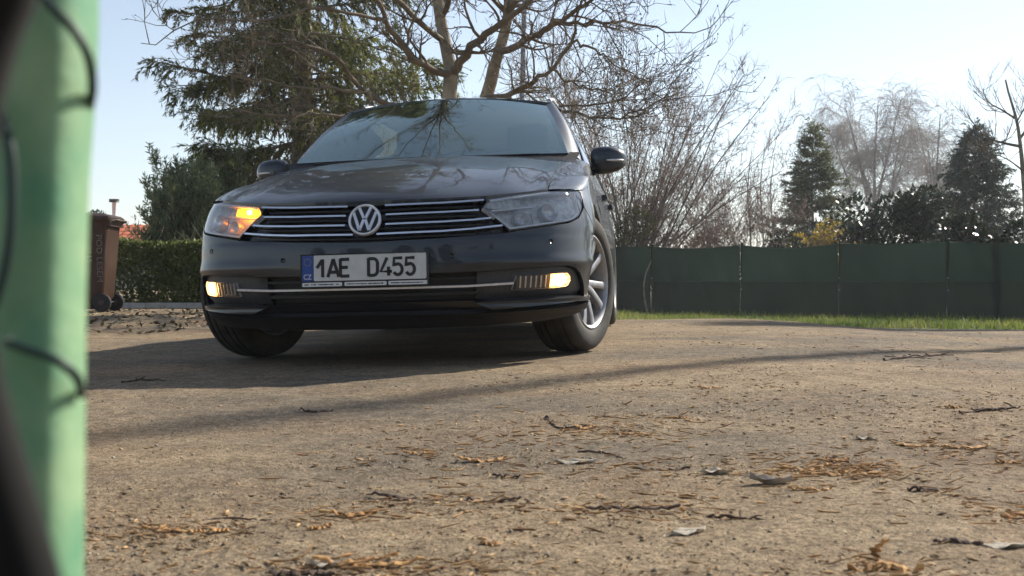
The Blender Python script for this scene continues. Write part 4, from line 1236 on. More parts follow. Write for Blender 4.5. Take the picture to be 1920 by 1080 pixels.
# pale ivy low down in the hazel
def clump(name, label, base, rx, ry, h, seed, n, m, size, z0=.1, group='leafy shrubs', stems=14, lw=.33, lumps=9, flat=None):
    rg = np.random.default_rng(seed); base = np.asarray(base, float)
    root = tree_root(name, tuple(base), label, 'shrub', group)
    c = np.stack([rg.uniform(-.75, .75, lumps) * rx, rg.uniform(-.6, .6, lumps) * ry, rg.uniform(.25, .82, lumps) * h], 1)
    rad = rg.uniform(.25, .48, lumps) * min(rx, h) * 1.1
    k = rg.integers(0, lumps, n); v = norm(rg.normal(size=(n, 3))); rr = rad[k] * rg.uniform(.35, 1.08, n) ** .5
    q = c[k] + v * rr[:, None] * np.array([1, .8, .9]); q[:, 2] = np.abs(q[:, 2] - z0) + z0
    dd = norm(v + rg.normal(size=(n, 3)) * .7 + np.array([0, 0, .25]))
    part_mesh('foliage', leaves(rg, q + base, dd, rg.uniform(.7, 1.3, n) * size, rg.uniform(.8, 1.2, n) * size * lw, flat), m, root, smooth=False)
    P = np.zeros((stems, 5, 3)); tgt = c[rg.integers(0, lumps, stems)] + rg.normal(size=(stems, 3)) * .1
    for s in range(5):
        P[:, s] = base + rg.normal(size=(stems, 3)) * .02 + tgt * (s / 4) ** .8
    Rr = np.linspace(.02, .006, 5)[None] * np.ones((stems, 1))
    A, RA = grow(rg, P, Rr, 9, (.15, .5), (25, 60), 4, (0, 0, .3), .15, (.3, 1), .5, .5, .004)
    part_mesh('stems', join([tubes(P, Rr, 5), tubes(A, RA, 3)]), M_BARK, root)
    return root
clump('ivy_shrub', 'yellowish ivy growing round the foot of the hazel', ground_at(1192, 29.6), 1.05, .6, 2.9, 71, 3000, M_IVY, .10)
clump('laurel_shrub', 'large dark glossy evergreen shrub standing in front of the birches', ground_at(1688, 30), 1.6, 1.0, 3.5, 72, 9000, M_LAUREL, .15, lumps=20, flat=(0, 0, 1), lw=.30)
clump('laurel_shrub', 'low dark glossy shrub at the right end of the fence', ground_at(1862, 27), 1.3, .8, 2.4, 73, 4600, M_LAUREL, .16, lumps=12, flat=(0, 0, 1), lw=.30)
clump('laurel_shrub', 'dark low evergreen below the spruce, left of the yellow shrub', ground_at(1452, 31), .95, .7, 2.4, 74, 3800, M_LAUREL, .12, lumps=10)
clump('yellow_shrub', 'yellow-flowering shrub under the spruce behind the fence', ground_at(1548, 33), 1.0, .6, 2.75, 75, 4200, M_YELLOW, .10, lumps=12)
clump('brown_shrub', 'low brownish shrub behind the fence right of the hazel', ground_at(1290, 36), 1.3, .6, 2.5, 76, 3000, mat('brown_leaves', (.12, .085, .055), .8, col2=(.20, .15, .10), scale=2, island=.4), .09)
# slender bare stems
def slender(label, px, d, top, seed, fork=False):
    rg = np.random.default_rng(seed); b = ground_at(px, d); root = tree_root('slender_tree', tuple(b), label, 'tree', 'slender bare stems')
    H = at(px, top, d)[2] - b[2]
    p = poly([b, b + np.array([.06, 0, H * .4]), b + np.array([-.03, .05, H * .75]), b + np.array([.10, 0, H])], 14)[None]; r = np.linspace(.045, .010, 14)[None]
    part_mesh('trunk', tubes(p, r, 6), M_BIRCHB, root)
    A, RA = grow(rg, p, r, 9, (.5, 1.3), (12, 30), 6, (0, 0, .5), .05, (.45, .95), .5, .4, .005)
    B, RB = grow(rg, A, RA, 4, (.2, .5), (15, 40), 4, (0, 0, .5), .08, (.3, 1), .6, .5, .004)
    part_mesh('crown', join([tubes(A, RA, 4), tubes(B, RB, 3)]), M_BIRCH, root)
slender('thin bare stem left of two, behind the fence', 1404, 38, 280, 81)
slender('thin bare pale stem in the middle, left of the rounded spruce', 1428, 37, 275, 82)
slender('thin bare stem right beside the rounded spruce', 1447, 39, 288, 83)

# ---------------------------------------------------------------- birches
def birch(label, px, d, top, crown_w, seed, forks=5, weep=-1.6, dens=1.0):
    rg = np.random.default_rng(seed); b = ground_at(px, d); root = tree_root('birch_tree', tuple(b), label, 'tree', 'birches behind the fence')
    H = at(px, top, d)[2] - b[2]
    main = [poly([b, b + np.array([.1, 0, H * .3]), b + np.array([.0, .1, H * .6]), b + np.array([.15, 0, H * .93])], 16)]; mr = [np.linspace(.16, .02, 16)]
    for k in range(forks):
        a = rg.uniform(0, 6.28); z = rg.uniform(.15, .5) * H; s = main[0][int(z / H * 16)]
        w = crown_w / 2 * rg.uniform(.45, .9); h1 = H * rg.uniform(.72, .98)
        main.append(poly([s, s + np.array([math.cos(a) * w * .35, math.sin(a) * w * .35, (h1 - z) * .4]), b + np.array([math.cos(a) * w * .8, math.sin(a) * w * .8, h1 * .9]), b + np.array([math.cos(a) * w, math.sin(a) * w, h1])], 16)); mr.append(np.linspace(.09, .015, 16))
    Pm = np.array(main); Rm = np.array(mr)
    part_mesh('trunk', tubes(Pm, Rm, 7), M_BIRCHB, root)
    A, RA = grow(rg, Pm, Rm, int(15 * dens), (.12 * crown_w, .30 * crown_w), (25, 60), 7, (0, 0, .2), .10, (.25, 1.0), .4, .4, .014)
    B, RB = grow(rg, A, RA, 10, (.5, 1.3), (20, 60), 6, (0, 0, weep * .5), .10, (.2, 1.0), .5, .5, .011)
    C, RC = grow(rg, B, RB, 4, (.6, 1.4), (15, 50), 5, (0, 0, weep), .08, (.2, 1.0), .6, .6, .0085)
    part_mesh('crown', join([tubes(A, RA, 4), tubes(B, RB, 3), tubes(C, RC, 3)]), M_BIRCH, root)
birch('tall pale weeping birch behind the dark evergreen shrub', 1640, 60, 172, 6.2, 91, 7)
birch('narrower pale birch right of the tall weeping birch', 1757, 62, 190, 3.4, 92, 4, -1.0, .8)

# bare tree at the right edge
rg_ = np.random.default_rng(95)
def edge_tree():
    D = 24
    b = ground_at(1922, D)
    root = tree_root('bare_tree', tuple(b), 'bare tree with upcurved branches at the right edge behind the fence', 'tree', 'bare trees')
    tr = poly([b, at(1925, 430, D), at(1918, 330, D), at(1912, 270, D), at(1905, 225, D), at(1890, 175, D), at(1884, 150, D)], 20)
    part_mesh('trunk', tubes(tr[None], np.linspace(.10, .018, 20)[None], 8), M_BARK, root)
    limbs = [([at(1913, 275, D), at(1880, 268, D - .4), at(1850, 258, D - .8), at(1825, 232, D - 1), at(1812, 212, D - 1)], .035, .006),
             ([at(1902, 222, D), at(1875, 205, D + .3), at(1850, 190, D + .6), at(1842, 165, D + .8)], .025, .005),
             ([at(1910, 262, D), at(1940, 220, D), at(1965, 170, D - .4), at(1975, 110, D - .8)], .03, .006),
             ([at(1905, 230, D), at(1925, 190, D - .5), at(1930, 150, D - .8)], .02, .005),
             ([at(1917, 320, D), at(1890, 300, D - .5), at(1862, 290, D - .8), at(1830, 300, D - 1.)], .02, .005),
             ([at(1917, 320, D), at(1960, 290, D - .5), at(2000, 240, D - .8), at(2010, 190, D - 1.)], .03, .005)]
    P = np.array([poly(q, 12) for q, _, _ in limbs] ); R_ = np.array([np.linspace(a, c, 12) for _, a, c in limbs])
    A, RA = grow(rg_, P, R_, 14, (.30, .85), (35, 70), 6, (0, 0, 1.3), .07, (.15, 1.0), .5, .5, .006)
    B, RB = grow(rg_, A, RA, 4, (.12, .4), (30, 55), 4, (0, 0, 1.0), .08, (.2, .9), .7, .6, .005)
    part_mesh('crown', join([tubes(P, R_, 6), tubes(A, RA, 4), tubes(B, RB, 3)]), M_BARK2, root)
edge_tree()

# trees outside the picture: at the right (their shadows cross the yard) and behind the camera (a row added to darken the paint's reflections)
def shade_tree(label, base, H, seed, trunk_r, fork_z, nl=9, spread=.55):
    rg = np.random.default_rng(seed); b = np.asarray(base, float)
    limbs = []
    for k in range(nl):
        a = 6.283 * k / nl + rg.uniform(-.3, .3); z = fork_z + (H - fork_z) * .5 * rg.random(); L = (H - z) * rg.uniform(.6, .9)
        limbs.append(([b + np.array([0, 0, z]), b + np.array([math.cos(a) * L * spread * .5, math.sin(a) * L * spread * .5, z + L * .55]), b + np.array([math.cos(a) * L * spread, math.sin(a) * L * spread, z + L])], trunk_r * .42, .012))
    return bare_tree('bare_tree', label, tuple(b), [([b + np.array([0, 0, -.1]), b + np.array([.05, .05, H * .3]), b + np.array([0, 0, fork_z + (H - fork_z) * .6])], trunk_r, trunk_r * .6)], limbs, seed)
shade_tree('tall bare tree out of view to the right of the yard', (8.2, 11.2, float(gz(8.2, 11.2))), 14.5, 101, .115, 9.5, 6)
spruce('tall spruce out of view to the right by the grass', (10.4, 16.2, float(gz(10.4, 16.2))), 8.5, 2.4, .6, 103, M_NEEDLE3, whorl=.42, per=6, sub=(.25, .5), n_sub=12, n_leaf=9, leaf=(.14, .24), lw=.03, hang=-.4)
for k, (x, y, h) in enumerate(((-11, -10, 4.6), (-7.6, -11, 3.8), (-4.2, -12, 5.0), (-.8, -12.3, 4.0), (2.6, -12.6, 5.2), (6.0, -12, 4.0), (9.4, -11.4, 4.8))):
    lab = ('leftmost', 'second', 'third', 'middle', 'fifth', 'sixth', 'rightmost')[k] + ' unseen spruce of the row added behind the camera'
    spruce(lab, (x, y, float(gz(x, y))), h, 2.6, .3, 110 + k, M_NEEDLE3, whorl=.5, per=6, sub=(.3, .6), n_sub=10, n_leaf=8, leaf=(.18, .3), lw=.05, hang=-.4)
# ---------------------------------------------------------------- fence
M_NET = leaf_mat('shade_netting', (.010, .021, .016), (.016, .032, .024), .34, .8, .6, .0)
M_NET2 = leaf_mat('shade_netting_low', (.013, .021, .016), (.020, .028, .020), .2, .8, 1.2, .0)
M_POST = mat('fence_post_green', (.012, .030, .022), .5, var=.2, scale=8)
M_GALV = mat('galvanised', (.42, .43, .44), .45, .7, var=.15, scale=20)
def fence():
    ks = list(range(-4, 6))
    posts = [FP0 + FD * k for k in ks]
    root = empty('netting_fence', (*posts[0], float(gz(*posts[0]))), 'long fence of dark green shade netting along the grass', 'fence')
    o0 = np.array(root.location)
    rg = np.random.default_rng(7)
    base = [np.array([*p, float(gz(*p))]) for p in posts]
    for k, b in enumerate(base):
        mb = MB(); mb.tube([b - o0 + (0, 0, -.1), b - o0 + (0, 0, FH * .5), b - o0 + (0.0, 0, FH + .05)], .030, 10)
        po = mb.build('post', M_POST, root)
        mb = MB(); mb.lathe([(0, .02), (.02, .016), (.034, 0), (.034, -.02)], 10, 'z', b - o0 + (0, 0, FH + .05)); mb.build('post_cap', M_POST, po)
        for zc in (.62, .88):
            mb = MB(); mb.box(b - o0 + np.array([-.02, -.035, zc]), (.03, .012, .02)); mb.build('clip', M_GALV, po, smooth=False)
    for k in range(len(base) - 1):
        a, c = base[k] - o0, base[k + 1] - o0
        d = (c - a); nrm = np.array([-.54, -.84, 0])
        for lo, hi, m_, nm in ((.02, .80, M_NET2, 'lower_netting'), (.78, FH, M_NET, 'upper_netting')):
            P = []
            for t in np.linspace(.012, .988, 26):
                sag = (.03 + .03 * (k % 3)) * math.sin(math.pi * t) * (1 if hi == FH else .2)
                col = []
                for v in np.linspace(0, 1, 12):
                    z = lo + (hi - lo - sag) * v
                    w = .022 * math.sin(t * 9 + k * 2.1) * math.sin(v * 5 + k) + .012 * math.sin(t * 31 + v * 3) + .05 * math.sin(math.pi * t) * (vnoise(np.array(t * 3 + k * 7.), np.array(v * 2.), 5) - .5)
                    col.append(a + d * t + nrm * (w + (.036 if nm[0] == 'u' else .030)) + np.array([0, 0, z]))
                P.append(col)
            mb = MB(); mb.grid(P); mb.build(nm, m_, root)
        for zc in (FH - .01, .80):
            mb = MB(); mb.tube([a + d * t + nrm * .045 + np.array([0, 0, zc - ((.03 + .03 * (k % 3)) * math.sin(math.pi * t) if zc > 1 else 0)]) for t in np.linspace(0, 1, 9)], .004, 5); mb.build('wire', M_POST, root)
    return root
fence()
def stick(name, label, pts_, r0, r1, m, cat='stick', group=None, k=8):
    p = poly(pts_, 10); b = p[0].copy()
    mb = MB(); mb.tube(p - b, np.linspace(r0, r1, 10), k)
    o = mb.build(name, m); o.location = b
    return tag(o, label, cat, group)
M_WOOD = mat('dry_wood', (.20, .16, .11), .85, col2=(.34, .29, .21), scale=25)
b_ = ground_at(1216, 26.7)
stick('leaning_stake', 'bent brown stake leaning on the fence by a post, right of the car', [b_ + (0, 0, -.05), b_ + (-.10, 0, .45), b_ + (-.08, .05, .9), b_ + (.08, .1, 1.3)], .022, .015, M_BARK, 'stake')
b_ = ground_at(1769, 15.0)
stick('marker_stick', 'thin pale upright stick at the far edge of the yard', [b_ + (0, 0, -.05), b_ + (0, 0, .08), b_ + (.01, 0, .16)], .009, .007, M_WOOD)

# ---------------------------------------------------------------- lamp post behind the car
def lamp_post():
    d = 22.0
    b = ground_at(969, d)
    root = empty('lamp_post', tuple(b), 'slim grey metal lamp post rising behind the car roof', 'lamp post')
    mp = mat('grey_post_paint', (.30, .32, .35), .45, .5, var=.1, scale=6)
    top = at(989, -220, d) - b
    mb = MB(); mb.tube([np.zeros(3), top * .3, top * .31, top * .7, top], [.075, .070, .055, .050, .040], 12); mb.build('pole', mp, root)
    mb = MB(); mb.tube([(0, 0, 0), (0, 0, .06), (0, 0, .061), (0, 0, .35)], [.14, .14, .085, .080], 12); mb.build('base', mp, root)
    mb = MB(); mb.tube([top, top + (.1, -.1, .15), top + (.5, -.4, .2)], [.036, .034, .032], 8); mb.build('arm', mp, root)
    mb = MB(); mb.box(top + np.array([.75, -.6, .19]), (.55, .25, .09)); mb.build('lamp_head', mp, root, smooth=False)
lamp_post()

# ---------------------------------------------------------------- wheelie bin
def wheelie_bin():
    d = 12.1
    b = ground_at(156, d)
    root = empty('wheelie_bin', tuple(b), 'brown wheelie bin with dark lid beside the clipped hedge', 'bin')
    mbr = mat('bin_brown', (.055, .026, .015), .5, var=.2, scale=5, bump=.001, bscale=60)
    mld = mat('bin_lid_brown', (.050, .030, .024), .5, var=.2, scale=5)
    mbk = mat('bin_wheel_rubber', (.015, .015, .016), .7, var=.2, scale=20)
    mch = mat('chalk_lettering', (.18, .15, .135), .8, var=.2, scale=40)
    # body: rounded sections, x = front-back (handle at +x), y = width
    rows = []
    for z, x0, x1, w, r in ((.03, -.24, .20, .42, .05), (.10, -.25, .23, .44, .05), (.16, -.26, .275, .45, .05), (.60, -.30, .305, .51, .05), (.93, -.325, .325, .55, .045), (.955, -.335, .335, .565, .045), (.985, -.345, .345, .58, .045), (.99, -.345, .345, .58, .045)):
        ring = []
        for sx, sy, a0 in ((1, -1, -90), (1, 1, 0), (-1, 1, 90), (-1, -1, 180)):
            for q in range(5):
                a = math.radians(a0 + 90 * q / 4)
                ring.append((((x1 if sx > 0 else x0) - sx * r) + r * math.cos(a), sy * (w / 2 - r) + r * math.sin(a), z))
        rows.append(ring)
    mb = MB(); mb.grid(rows, closed_v=True); mb.F.append(tuple(range(19, -1, -1))); body = mb.build('body', mbr, root, sharp=40)
    mb = MB(); mb.box((.33, 0, .94), (.06, .50, .05)); mb.box((.30, -.2, .90), (.05, .03, .10)); mb.box((.30, .2, .90), (.05, .03, .10)); mb.build('rim_flange', mbr, root, sharp=40)
    lid = []
    for z, g in ((.992, .012), (1.005, .020), (1.035, .020), (1.058, -.01), (1.072, -.10), (1.078, -.22)):
        ring = []
        for sx, sy, a0 in ((1, -1, -90), (1, 1, 0), (-1, 1, 90), (-1, -1, 180)):
            for q in range(5):
                a = math.radians(a0 + 90 * q / 4); r = .05
                x = sx * max(.04, .345 + g - r) + r * math.cos(a)
                ring.append((x, sy * max(.02, .29 + g - r) + r * math.sin(a), z - .03 * (x + .35)))
        lid.append(ring)
    mb = MB(); mb.grid(lid, closed_v=True); mb.F.append(tuple(mb.n - 20 + i for i in range(20))); mb.build('lid', mld, root, sharp=40)
    mb = MB(); mb.tube([(.34, -.2, .965), (.40, -.2, .98), (.40, .2, .98), (.34, .2, .965)], .015, 8); mb.build('handle', mld, root)
    for sy in (-1, 1):
        mb = MB(); mb.lathe([(.03, -.025), (.085, -.028), (.098, -.018), (.10, 0), (.098, .018), (.085, .028), (.03, .025)], 28, 'y', (.265, sy * .245, .10)); w = mb.build('wheel', mbk, root, sharp=40)
        mb = MB(); mb.lathe([(0, -.030), (.03, -.030), (.035, -.02)], 16, 'y', (.265, sy * .245, .10)); mb.build('hub', mld, w)
    mb = MB(); mb.tube([(.265, -.23, .10), (.265, .23, .10)], .012, 8); mb.build('axle', mbk, root)
    fr = (np.array([0.20, -.262, .57]), np.array([0, 0, -1.]), np.array([1., .0, 0]), np.array([0, -1., 0]))
    for body_, off, yy, sz in (('POD LESEM', .0, .045, .105), ('115', -.02, -.06, .095)):
        me = text_mesh(body_, sz, .001)
        n = len(me.vertices); co = np.zeros(n * 3, np.float32); me.vertices.foreach_get('co', co); co = co.reshape(-1, 3)
        q = fr[0] + (co[:, :1] * .95 + off) * fr[1] + (co[:, 1:2] * .8 + yy) * fr[2] + (co[:, 2:3]) * fr[3]
        q[:, 1] -= (q[:, 2] - .57) * .074
        me.vertices.foreach_set('co', q.astype(np.float32).ravel()); me.update(); link('painted_lettering', me, mch, root)
    root.rotation_euler = (0, 0, math.radians(4))
wheelie_bin()

# ---------------------------------------------------------------- far house with orange roof
def house():
    d = 42.0
    b = np.array([at(215, 440, d)[0], d, float(gz(-15, d))])
    root = empty('tiled_house', tuple(b), 'distant low house with orange tiled roof behind the hedge', 'house')
    wall = mat('house_render', (.50, .44, .36), .9, var=.1, scale=2)
    tile = mat('orange_roof_tile', (.42, .115, .045), .75, var=.22, scale=3, island=.25)
    W, Dp, hw = 5.6, 5.0, 1.35
    mb = MB(); mb.box((0, Dp / 2, hw / 2), (W, Dp, hw)); mb.build('wall', wall, root, smooth=False)
    mb = MB()
    ridge, run = 2.55, Dp / 2 + .35
    for s in (0, 1):
        pitch = (ridge - hw) / run
        a = np.array([[-W / 2 - .3, -.35, hw - .05], [W / 2 + .3, -.35, hw - .05], [W / 2 + .3, Dp / 2, ridge - .03], [-W / 2 - .3, Dp / 2, ridge - .03]])
        if s: a[:, 1] = Dp - a[:, 1]
        mb.add(a, [(0, 1, 2, 3) if not s else (3, 2, 1, 0)])
    roof = mb.build('roof', tile, root, smooth=False)
    mb = MB(); mb.add([(-W / 2, 0, hw), (-W / 2, Dp, hw), (-W / 2, Dp / 2, ridge - .08)], [(0, 1, 2)]); mb.add([(W / 2, 0, hw), (W / 2, Dp, hw), (W / 2, Dp / 2, ridge - .08)], [(0, 2, 1)]); mb.build('gable', wall, root, smooth=False)
    proto = None
    nx, ny = 20, 8
    for j in range(ny):
        for i in range(nx):
            if proto is None:
                t = MB(); w, l = (W + .6) / nx * .97, run / ny * 1.12
                sl = math.atan((ridge - hw) / run)
                P = [[((u - .5) * w, v * l * math.cos(sl), v * l * math.sin(sl) + .035 * math.sin(math.pi * u) + .02 - .015 * v) for v in (0, 1)] for u in np.linspace(0, 1, 5)]
                t.grid(P); t.grid([[(p[0][0], p[0][1], p[0][2]), (p[0][0], p[0][1], p[0][2] - .03)] for p in P])
                o = proto = t.build('tile', tile, roof)
            else:
                o = bpy.data.objects.new('tile', proto.data); COL.objects.link(o); o.parent = roof
            o.location = (-W / 2 - .3 + (i + .5) * (W + .6) / nx, -.37 + j * run / ny, hw - .05 + j * (ridge - hw) / ny)
    fx = at(177, 400, d)[0] - b[0]
    mb = MB(); mb.tube([(fx, Dp / 2 - .4, ridge - .35), (fx, Dp / 2 - .4, at(177, 372, d)[2] - b[2])], .075, 10); fl = mb.build('flue', mat('white_flue', (.7, .7, .7), .5, var=.05), root)
    mb = MB(); mb.tube([(fx, Dp / 2 - .4, at(177, 372, d)[2] - b[2]), (fx, Dp / 2 - .4, at(177, 366, d)[2] - b[2])], .19, 10); mb.build('flue_cap', M['x'] if 0 else mat('dark_cap', (.05, .05, .05), .6, var=.1), fl)
    for wx in (-1.6, .2, 1.8):
        mb = MB(); mb.box((wx, -.01, .75), (.8, .06, .8)); w = mb.build('window', mat('window_frame_white', (.6, .6, .6), .5, var=.05), root, smooth=False)
        mb = MB(); mb.box((wx, -.045, .75), (.66, .02, .66)); mb.build('pane', mat('window_pane', (.03, .04, .05), .08, var=.05), w, smooth=False)
house()
clump('distant_shrub', 'small dark distant shrub beside the white flue, above the bin', np.array([*at(180, 440, 48)[:2], float(gz(-16, 48))]), 1.1, .6, 3.6, 77, 1400, M_NEEDLE3, .16, lumps=7)

# ---------------------------------------------------------------- litter on the yard
M_BARKO = mat('orange_bark', (.30, .150, .050), .85, col2=(.52, .30, .115), scale=30, bump=.002, bscale=120, island=.35)
M_BARKD = mat('dark_bark', (.045, .026, .020), .9, col2=(.11, .070, .048), scale=40, bump=.002, bscale=120)
M_LEAFG = mat('dry_leaf_grey', (.30, .26, .22), .8, col2=(.45, .40, .34), scale=25, bump=.001, bscale=80)
M_LEAFP = mat('dry_leaf_pale', (.45, .39, .30), .8, col2=(.60, .53, .42), scale=20, bump=.001, bscale=80)
def gpos(px, py):
    """where the yard is seen at photo position (px, py)"""
    d = 3.0
    for _ in range(40):
        x = (px - 960) / 2101.3 * d
        d = .5 * d + .5 * (CAM_H - float(gz_fine(np.array(x), np.array(d)))) * 2101.3 / (py - 524.7)
    x = (px - 960) / 2101.3 * d
    return np.array([x, d, float(gz_fine(np.array(x), np.array(d)))])
def strip_mesh(rg, L, W, T, curl, rag=.5):
    n = 16; rows = []; bend = rg.normal(0, .5) * W; kink = rg.uniform(.3, .7)
    for i, t in enumerate(np.linspace(0, 1, n)):
        w = W * (math.sin(math.pi * (t * .92 + .04)) ** .5) * rg.uniform(1 - rag, 1 + rag) / 2
        y = rg.normal(0, W * .14) + bend * abs(t - kink) * 4; z = curl * (2 * t - 1) ** 2 * L * .5 + rg.normal(0, T * .9) + T
        x = (t - .5) * L
        rows.append([(x, y - w, z), (x, y - w * .4, z + T * 1.1), (x, y + w * .4, z + T * 1.2), (x, y + w, z + T * .2), (x, y + w * .5, z - T), (x, y - w * .6, z - T)])
    mb = MB(); mb.grid(rows, closed_v=True); mb.F.append(tuple(range(5, -1, -1))); mb.F.append(tuple(mb.n - 6 + i for i in range(6)))
    return mb
def bark(label, px, py, L, W, rot, seed, m, T=.0022, curl=.06, name='bark_strip', cat='bark', group='bark strips on the yard'):
    rg = np.random.default_rng(seed); mb = strip_mesh(rg, L, W, T, curl)
    o = mb.build(name, m, None, smooth=False); o.location = gpos(px, py); o.rotation_euler = (rg.uniform(-.15, .15), rg.uniform(-.06, .06), math.radians(rot)); return tag(o, label, cat, group)
def leaf(label, px, py, L, W, rot, seed, m, curl=.25, cup=.3, lift=0.0):
    rg = np.random.default_rng(seed); n = 16; rows = []; low = []
    for t in np.linspace(0, 1, n):
        w = W / 2 * (math.sin(math.pi * t ** .8) ** .8) * (1 + .10 * math.sin(t * 25 + seed)); x = (t - .5) * L
        z = curl * L * (2 * t - 1) ** 2 * .5
        rows.append([(x, s * w, z + cup * W * s * s * .7 + .003 * math.sin(9 * t + 4 * s) + .002) for s in np.linspace(-1, 1, 9)])
    mb = MB(); R0 = np.array(rows); mb.grid(R0); mb.grid(R0[::-1] - np.array([0, 0, .0012]))
    o = mb.build('dry_leaf', m)
    o.location = gpos(px, py) + np.array([0, 0, lift]); o.rotation_euler = (rg.uniform(-.15, .15), rg.uniform(-.1, .1), math.radians(rot))
    st = MB(); st.tube([(-L * .5, 0, curl * L * .5 + .003), (-L * .62, .004, curl * L * .5), (-L * .75, -.003, curl * L * .3)], .0009, 5); st.build('stalk', m, o)
    return tag(o, label, 'leaf', 'dry leaves on the yard')
def twig(label, pix, r, seed, m=None, branches=0):
    rg = np.random.default_rng(seed); P = np.array([gpos(*q) for q in pix]); P[:, 2] += r * .8
    b = P[0].copy(); p = poly(P - b, 14) + rg.normal(size=(14, 3)) * r * .5
    mb = MB(); mb.tube(p, np.linspace(r, r * .45, 14), 6)
    for k in range(branches):
        i = rg.integers(3, 12); e = p[i] + np.array([rg.uniform(-.03, .03), rg.uniform(-.03, .03), rg.uniform(.002, .012)]); mb.tube([p[i], (p[i] + e) / 2 + rg.normal(size=3) * .003, e], [r * .6, r * .5, r * .3], 5)
    o = mb.build('twig', m or M_BARKD); o.location = b
    return tag(o, label, 'twig', 'twigs on the yard')
leaf('curled grey dry leaf, largest of those on the right of the yard', 1445, 908, .085, .030, 4, 1, M_LEAFG, .20, .45)
leaf('flat pale dry leaf lying low right of the middle foreground', 1292, 1000, .066, .036, 25, 2, M_LEAFP, .08, .08)
leaf('whitish flat dry leaf at the lower right edge', 1886, 1027, .072, .034, -5, 3, M_LEAFP, .05, .06)
leaf('pale narrow dry leaf below the middle of the yard', 1080, 868, .090, .028, 8, 4, M_LEAFP, .08, .10)
leaf('small pale leaf among orange bark at the bottom, left of centre', 612, 1062, .045, .026, 10, 5, M_LEAFP, .15, .2)
leaf('pale crumpled leaf left of the curled grey leaf', 1345, 888, .06, .03, -10, 6, M_LEAFP, .1, .25)
leaf('small pale leaf standing up beside the bark at right', 1625, 825, .05, .024, -8, 7, M_LEAFP, .1, .2)
for i, (px, py, L, W, rot, mm, lab) in enumerate((
    (1575, 866, .055, .022, 20, 'o', 'curled orange bark piece on top of the right-hand bark heap'), (1520, 884, .11, .016, 4, 'o', 'long orange bark strip of the right-hand bark heap, upper left'),
    (1560, 893, .12, .012, -3, 'o', 'straight orange bark strip in the middle of the right-hand heap'), (1620, 890, .07, .016, -24, 'o', 'orange bark strip slanting at the right of the heap'),
    (1525, 921, .085, .014, 6, 'o', 'orange bark strip below the curled grey leaf'), (1590, 884, .06, .014, 30, 'o', 'short orange bark flake inside the right-hand heap'),
    (1720, 838, .10, .018, -6, 'o', 'orange bark strip at the right, left of two in a row'), (1815, 842, .12, .016, 8, 'o', 'orange bark strip at the right, right of two in a row'),
    (1742, 921, .085, .014, 2, 'd', 'dark bark strip right of the orange bark heap'), (1890, 868, .06, .018, 4, 'o', 'orange bark strip near the right edge, below the row of two'),
    (1895, 965, .07, .028, 12, 'o', 'ragged orange bark piece at the right edge'), (1790, 1016, .075, .012, 2, 'd', 'thin brown bark strip at lower right'),
    (320, 997, .10, .014, -14, 'o', 'orange bark strip at lower left beside the green post'), (400, 1000, .05, .012, 12, 'o', 'short orange bark flake right of the lower left strip'),
    (650, 971, .10, .013, 5, 'o', 'orange bark strip in the left foreground'), (600, 992, .045, .014, 30, 'o', 'ragged orange bark flake below the left foreground strip'),
    (690, 1063, .16, .016, 3, 'o', 'long orange bark strip at the bottom edge, left of centre'), (570, 1076, .09, .014, -2, 'd', 'dark bark strip at the bottom edge left of the orange one'),
    (1095, 805, .06, .018, -18, 'o', 'orange bark curl in the middle of the yard'), (1190, 815, .09, .012, -6, 'o', 'orange bark strip right of the middle curl'),
    (785, 853, .07, .010, 2, 'o', 'thin orange bark strip left of the middle litter'), (905, 866, .11, .016, 10, 'o', 'reddish bark strip in the middle litter'),
    (950, 895, .06, .010, -20, 'd', 'brown bark sliver below the middle litter'), (1240, 882, .12, .014, -4, 'd', 'dark bark strip right of the middle litter'),
    (1190, 957, .16, .010, 3, 'd', 'long dark bark strip in the right middle foreground'), (925, 943, .10, .008, -2, 'd', 'straight dark bark sliver in the middle foreground'),
    (920, 1024, .03, .014, 10, 'o', 'tiny orange flake in the middle foreground'), (755, 938, .13, .012, -5, 'd', 'dark reddish bark strip left of the middle foreground'),
    (1865, 770, .12, .012, -3, 'd', 'dark bark strip at right, halfway up the yard'), (1790, 765, .06, .014, 10, 'o', 'orange bark flake left of the dark strip at right'),
    (1720, 671, .30, .020, 4, 'd', 'brown bark strip far off near the upright stick'), (1330, 728, .08, .014, 3, 'o', 'bark flake on the lit yard right of the car'),
    (590, 773, .10, .012, -3, 'd', 'dark bark sliver on the lit patch in front of the car'), (1280, 785, .07, .012, 25, 'o', 'pale bark sliver right of the middle of the yard'))):
    bark(lab, px, py, L, W, rot, 200 + i, M_BARKO if mm == 'o' else M_BARKD, curl=.10 if W > .014 else .05)
bark('thick orange bark strip at the bottom right edge', 1660, 1068, .10, .020, -14, 260, M_BARKO, .004)
twig('thin dark twig lying across the left foreground', [(380, 976), (430, 974), (470, 976), (508, 978)], .0022, 301)
twig('dark twig curving in the middle of the yard', [(1023, 782), (1035, 796), (1055, 804), (1100, 800)], .0035, 302, branches=2)
twig('long brown twig right of the middle foreground', [(1330, 970), (1380, 974), (1440, 976)], .003, 303, branches=3)
twig('bent twig below the middle litter', [(1085, 848), (1130, 850), (1165, 860)], .0030, 304)
twig('long twig at the right far part of the yard', [(1655, 677), (1700, 672), (1740, 668), (1790, 668)], .006, 305, branches=4)
twig('dark twig in the shade left of the car', [(230, 718), (270, 714), (310, 716)], .005, 306, branches=2)
twig('dark twig on the right of the yard', [(1800, 775), (1860, 770), (1915, 765)], .004, 307, branches=3)
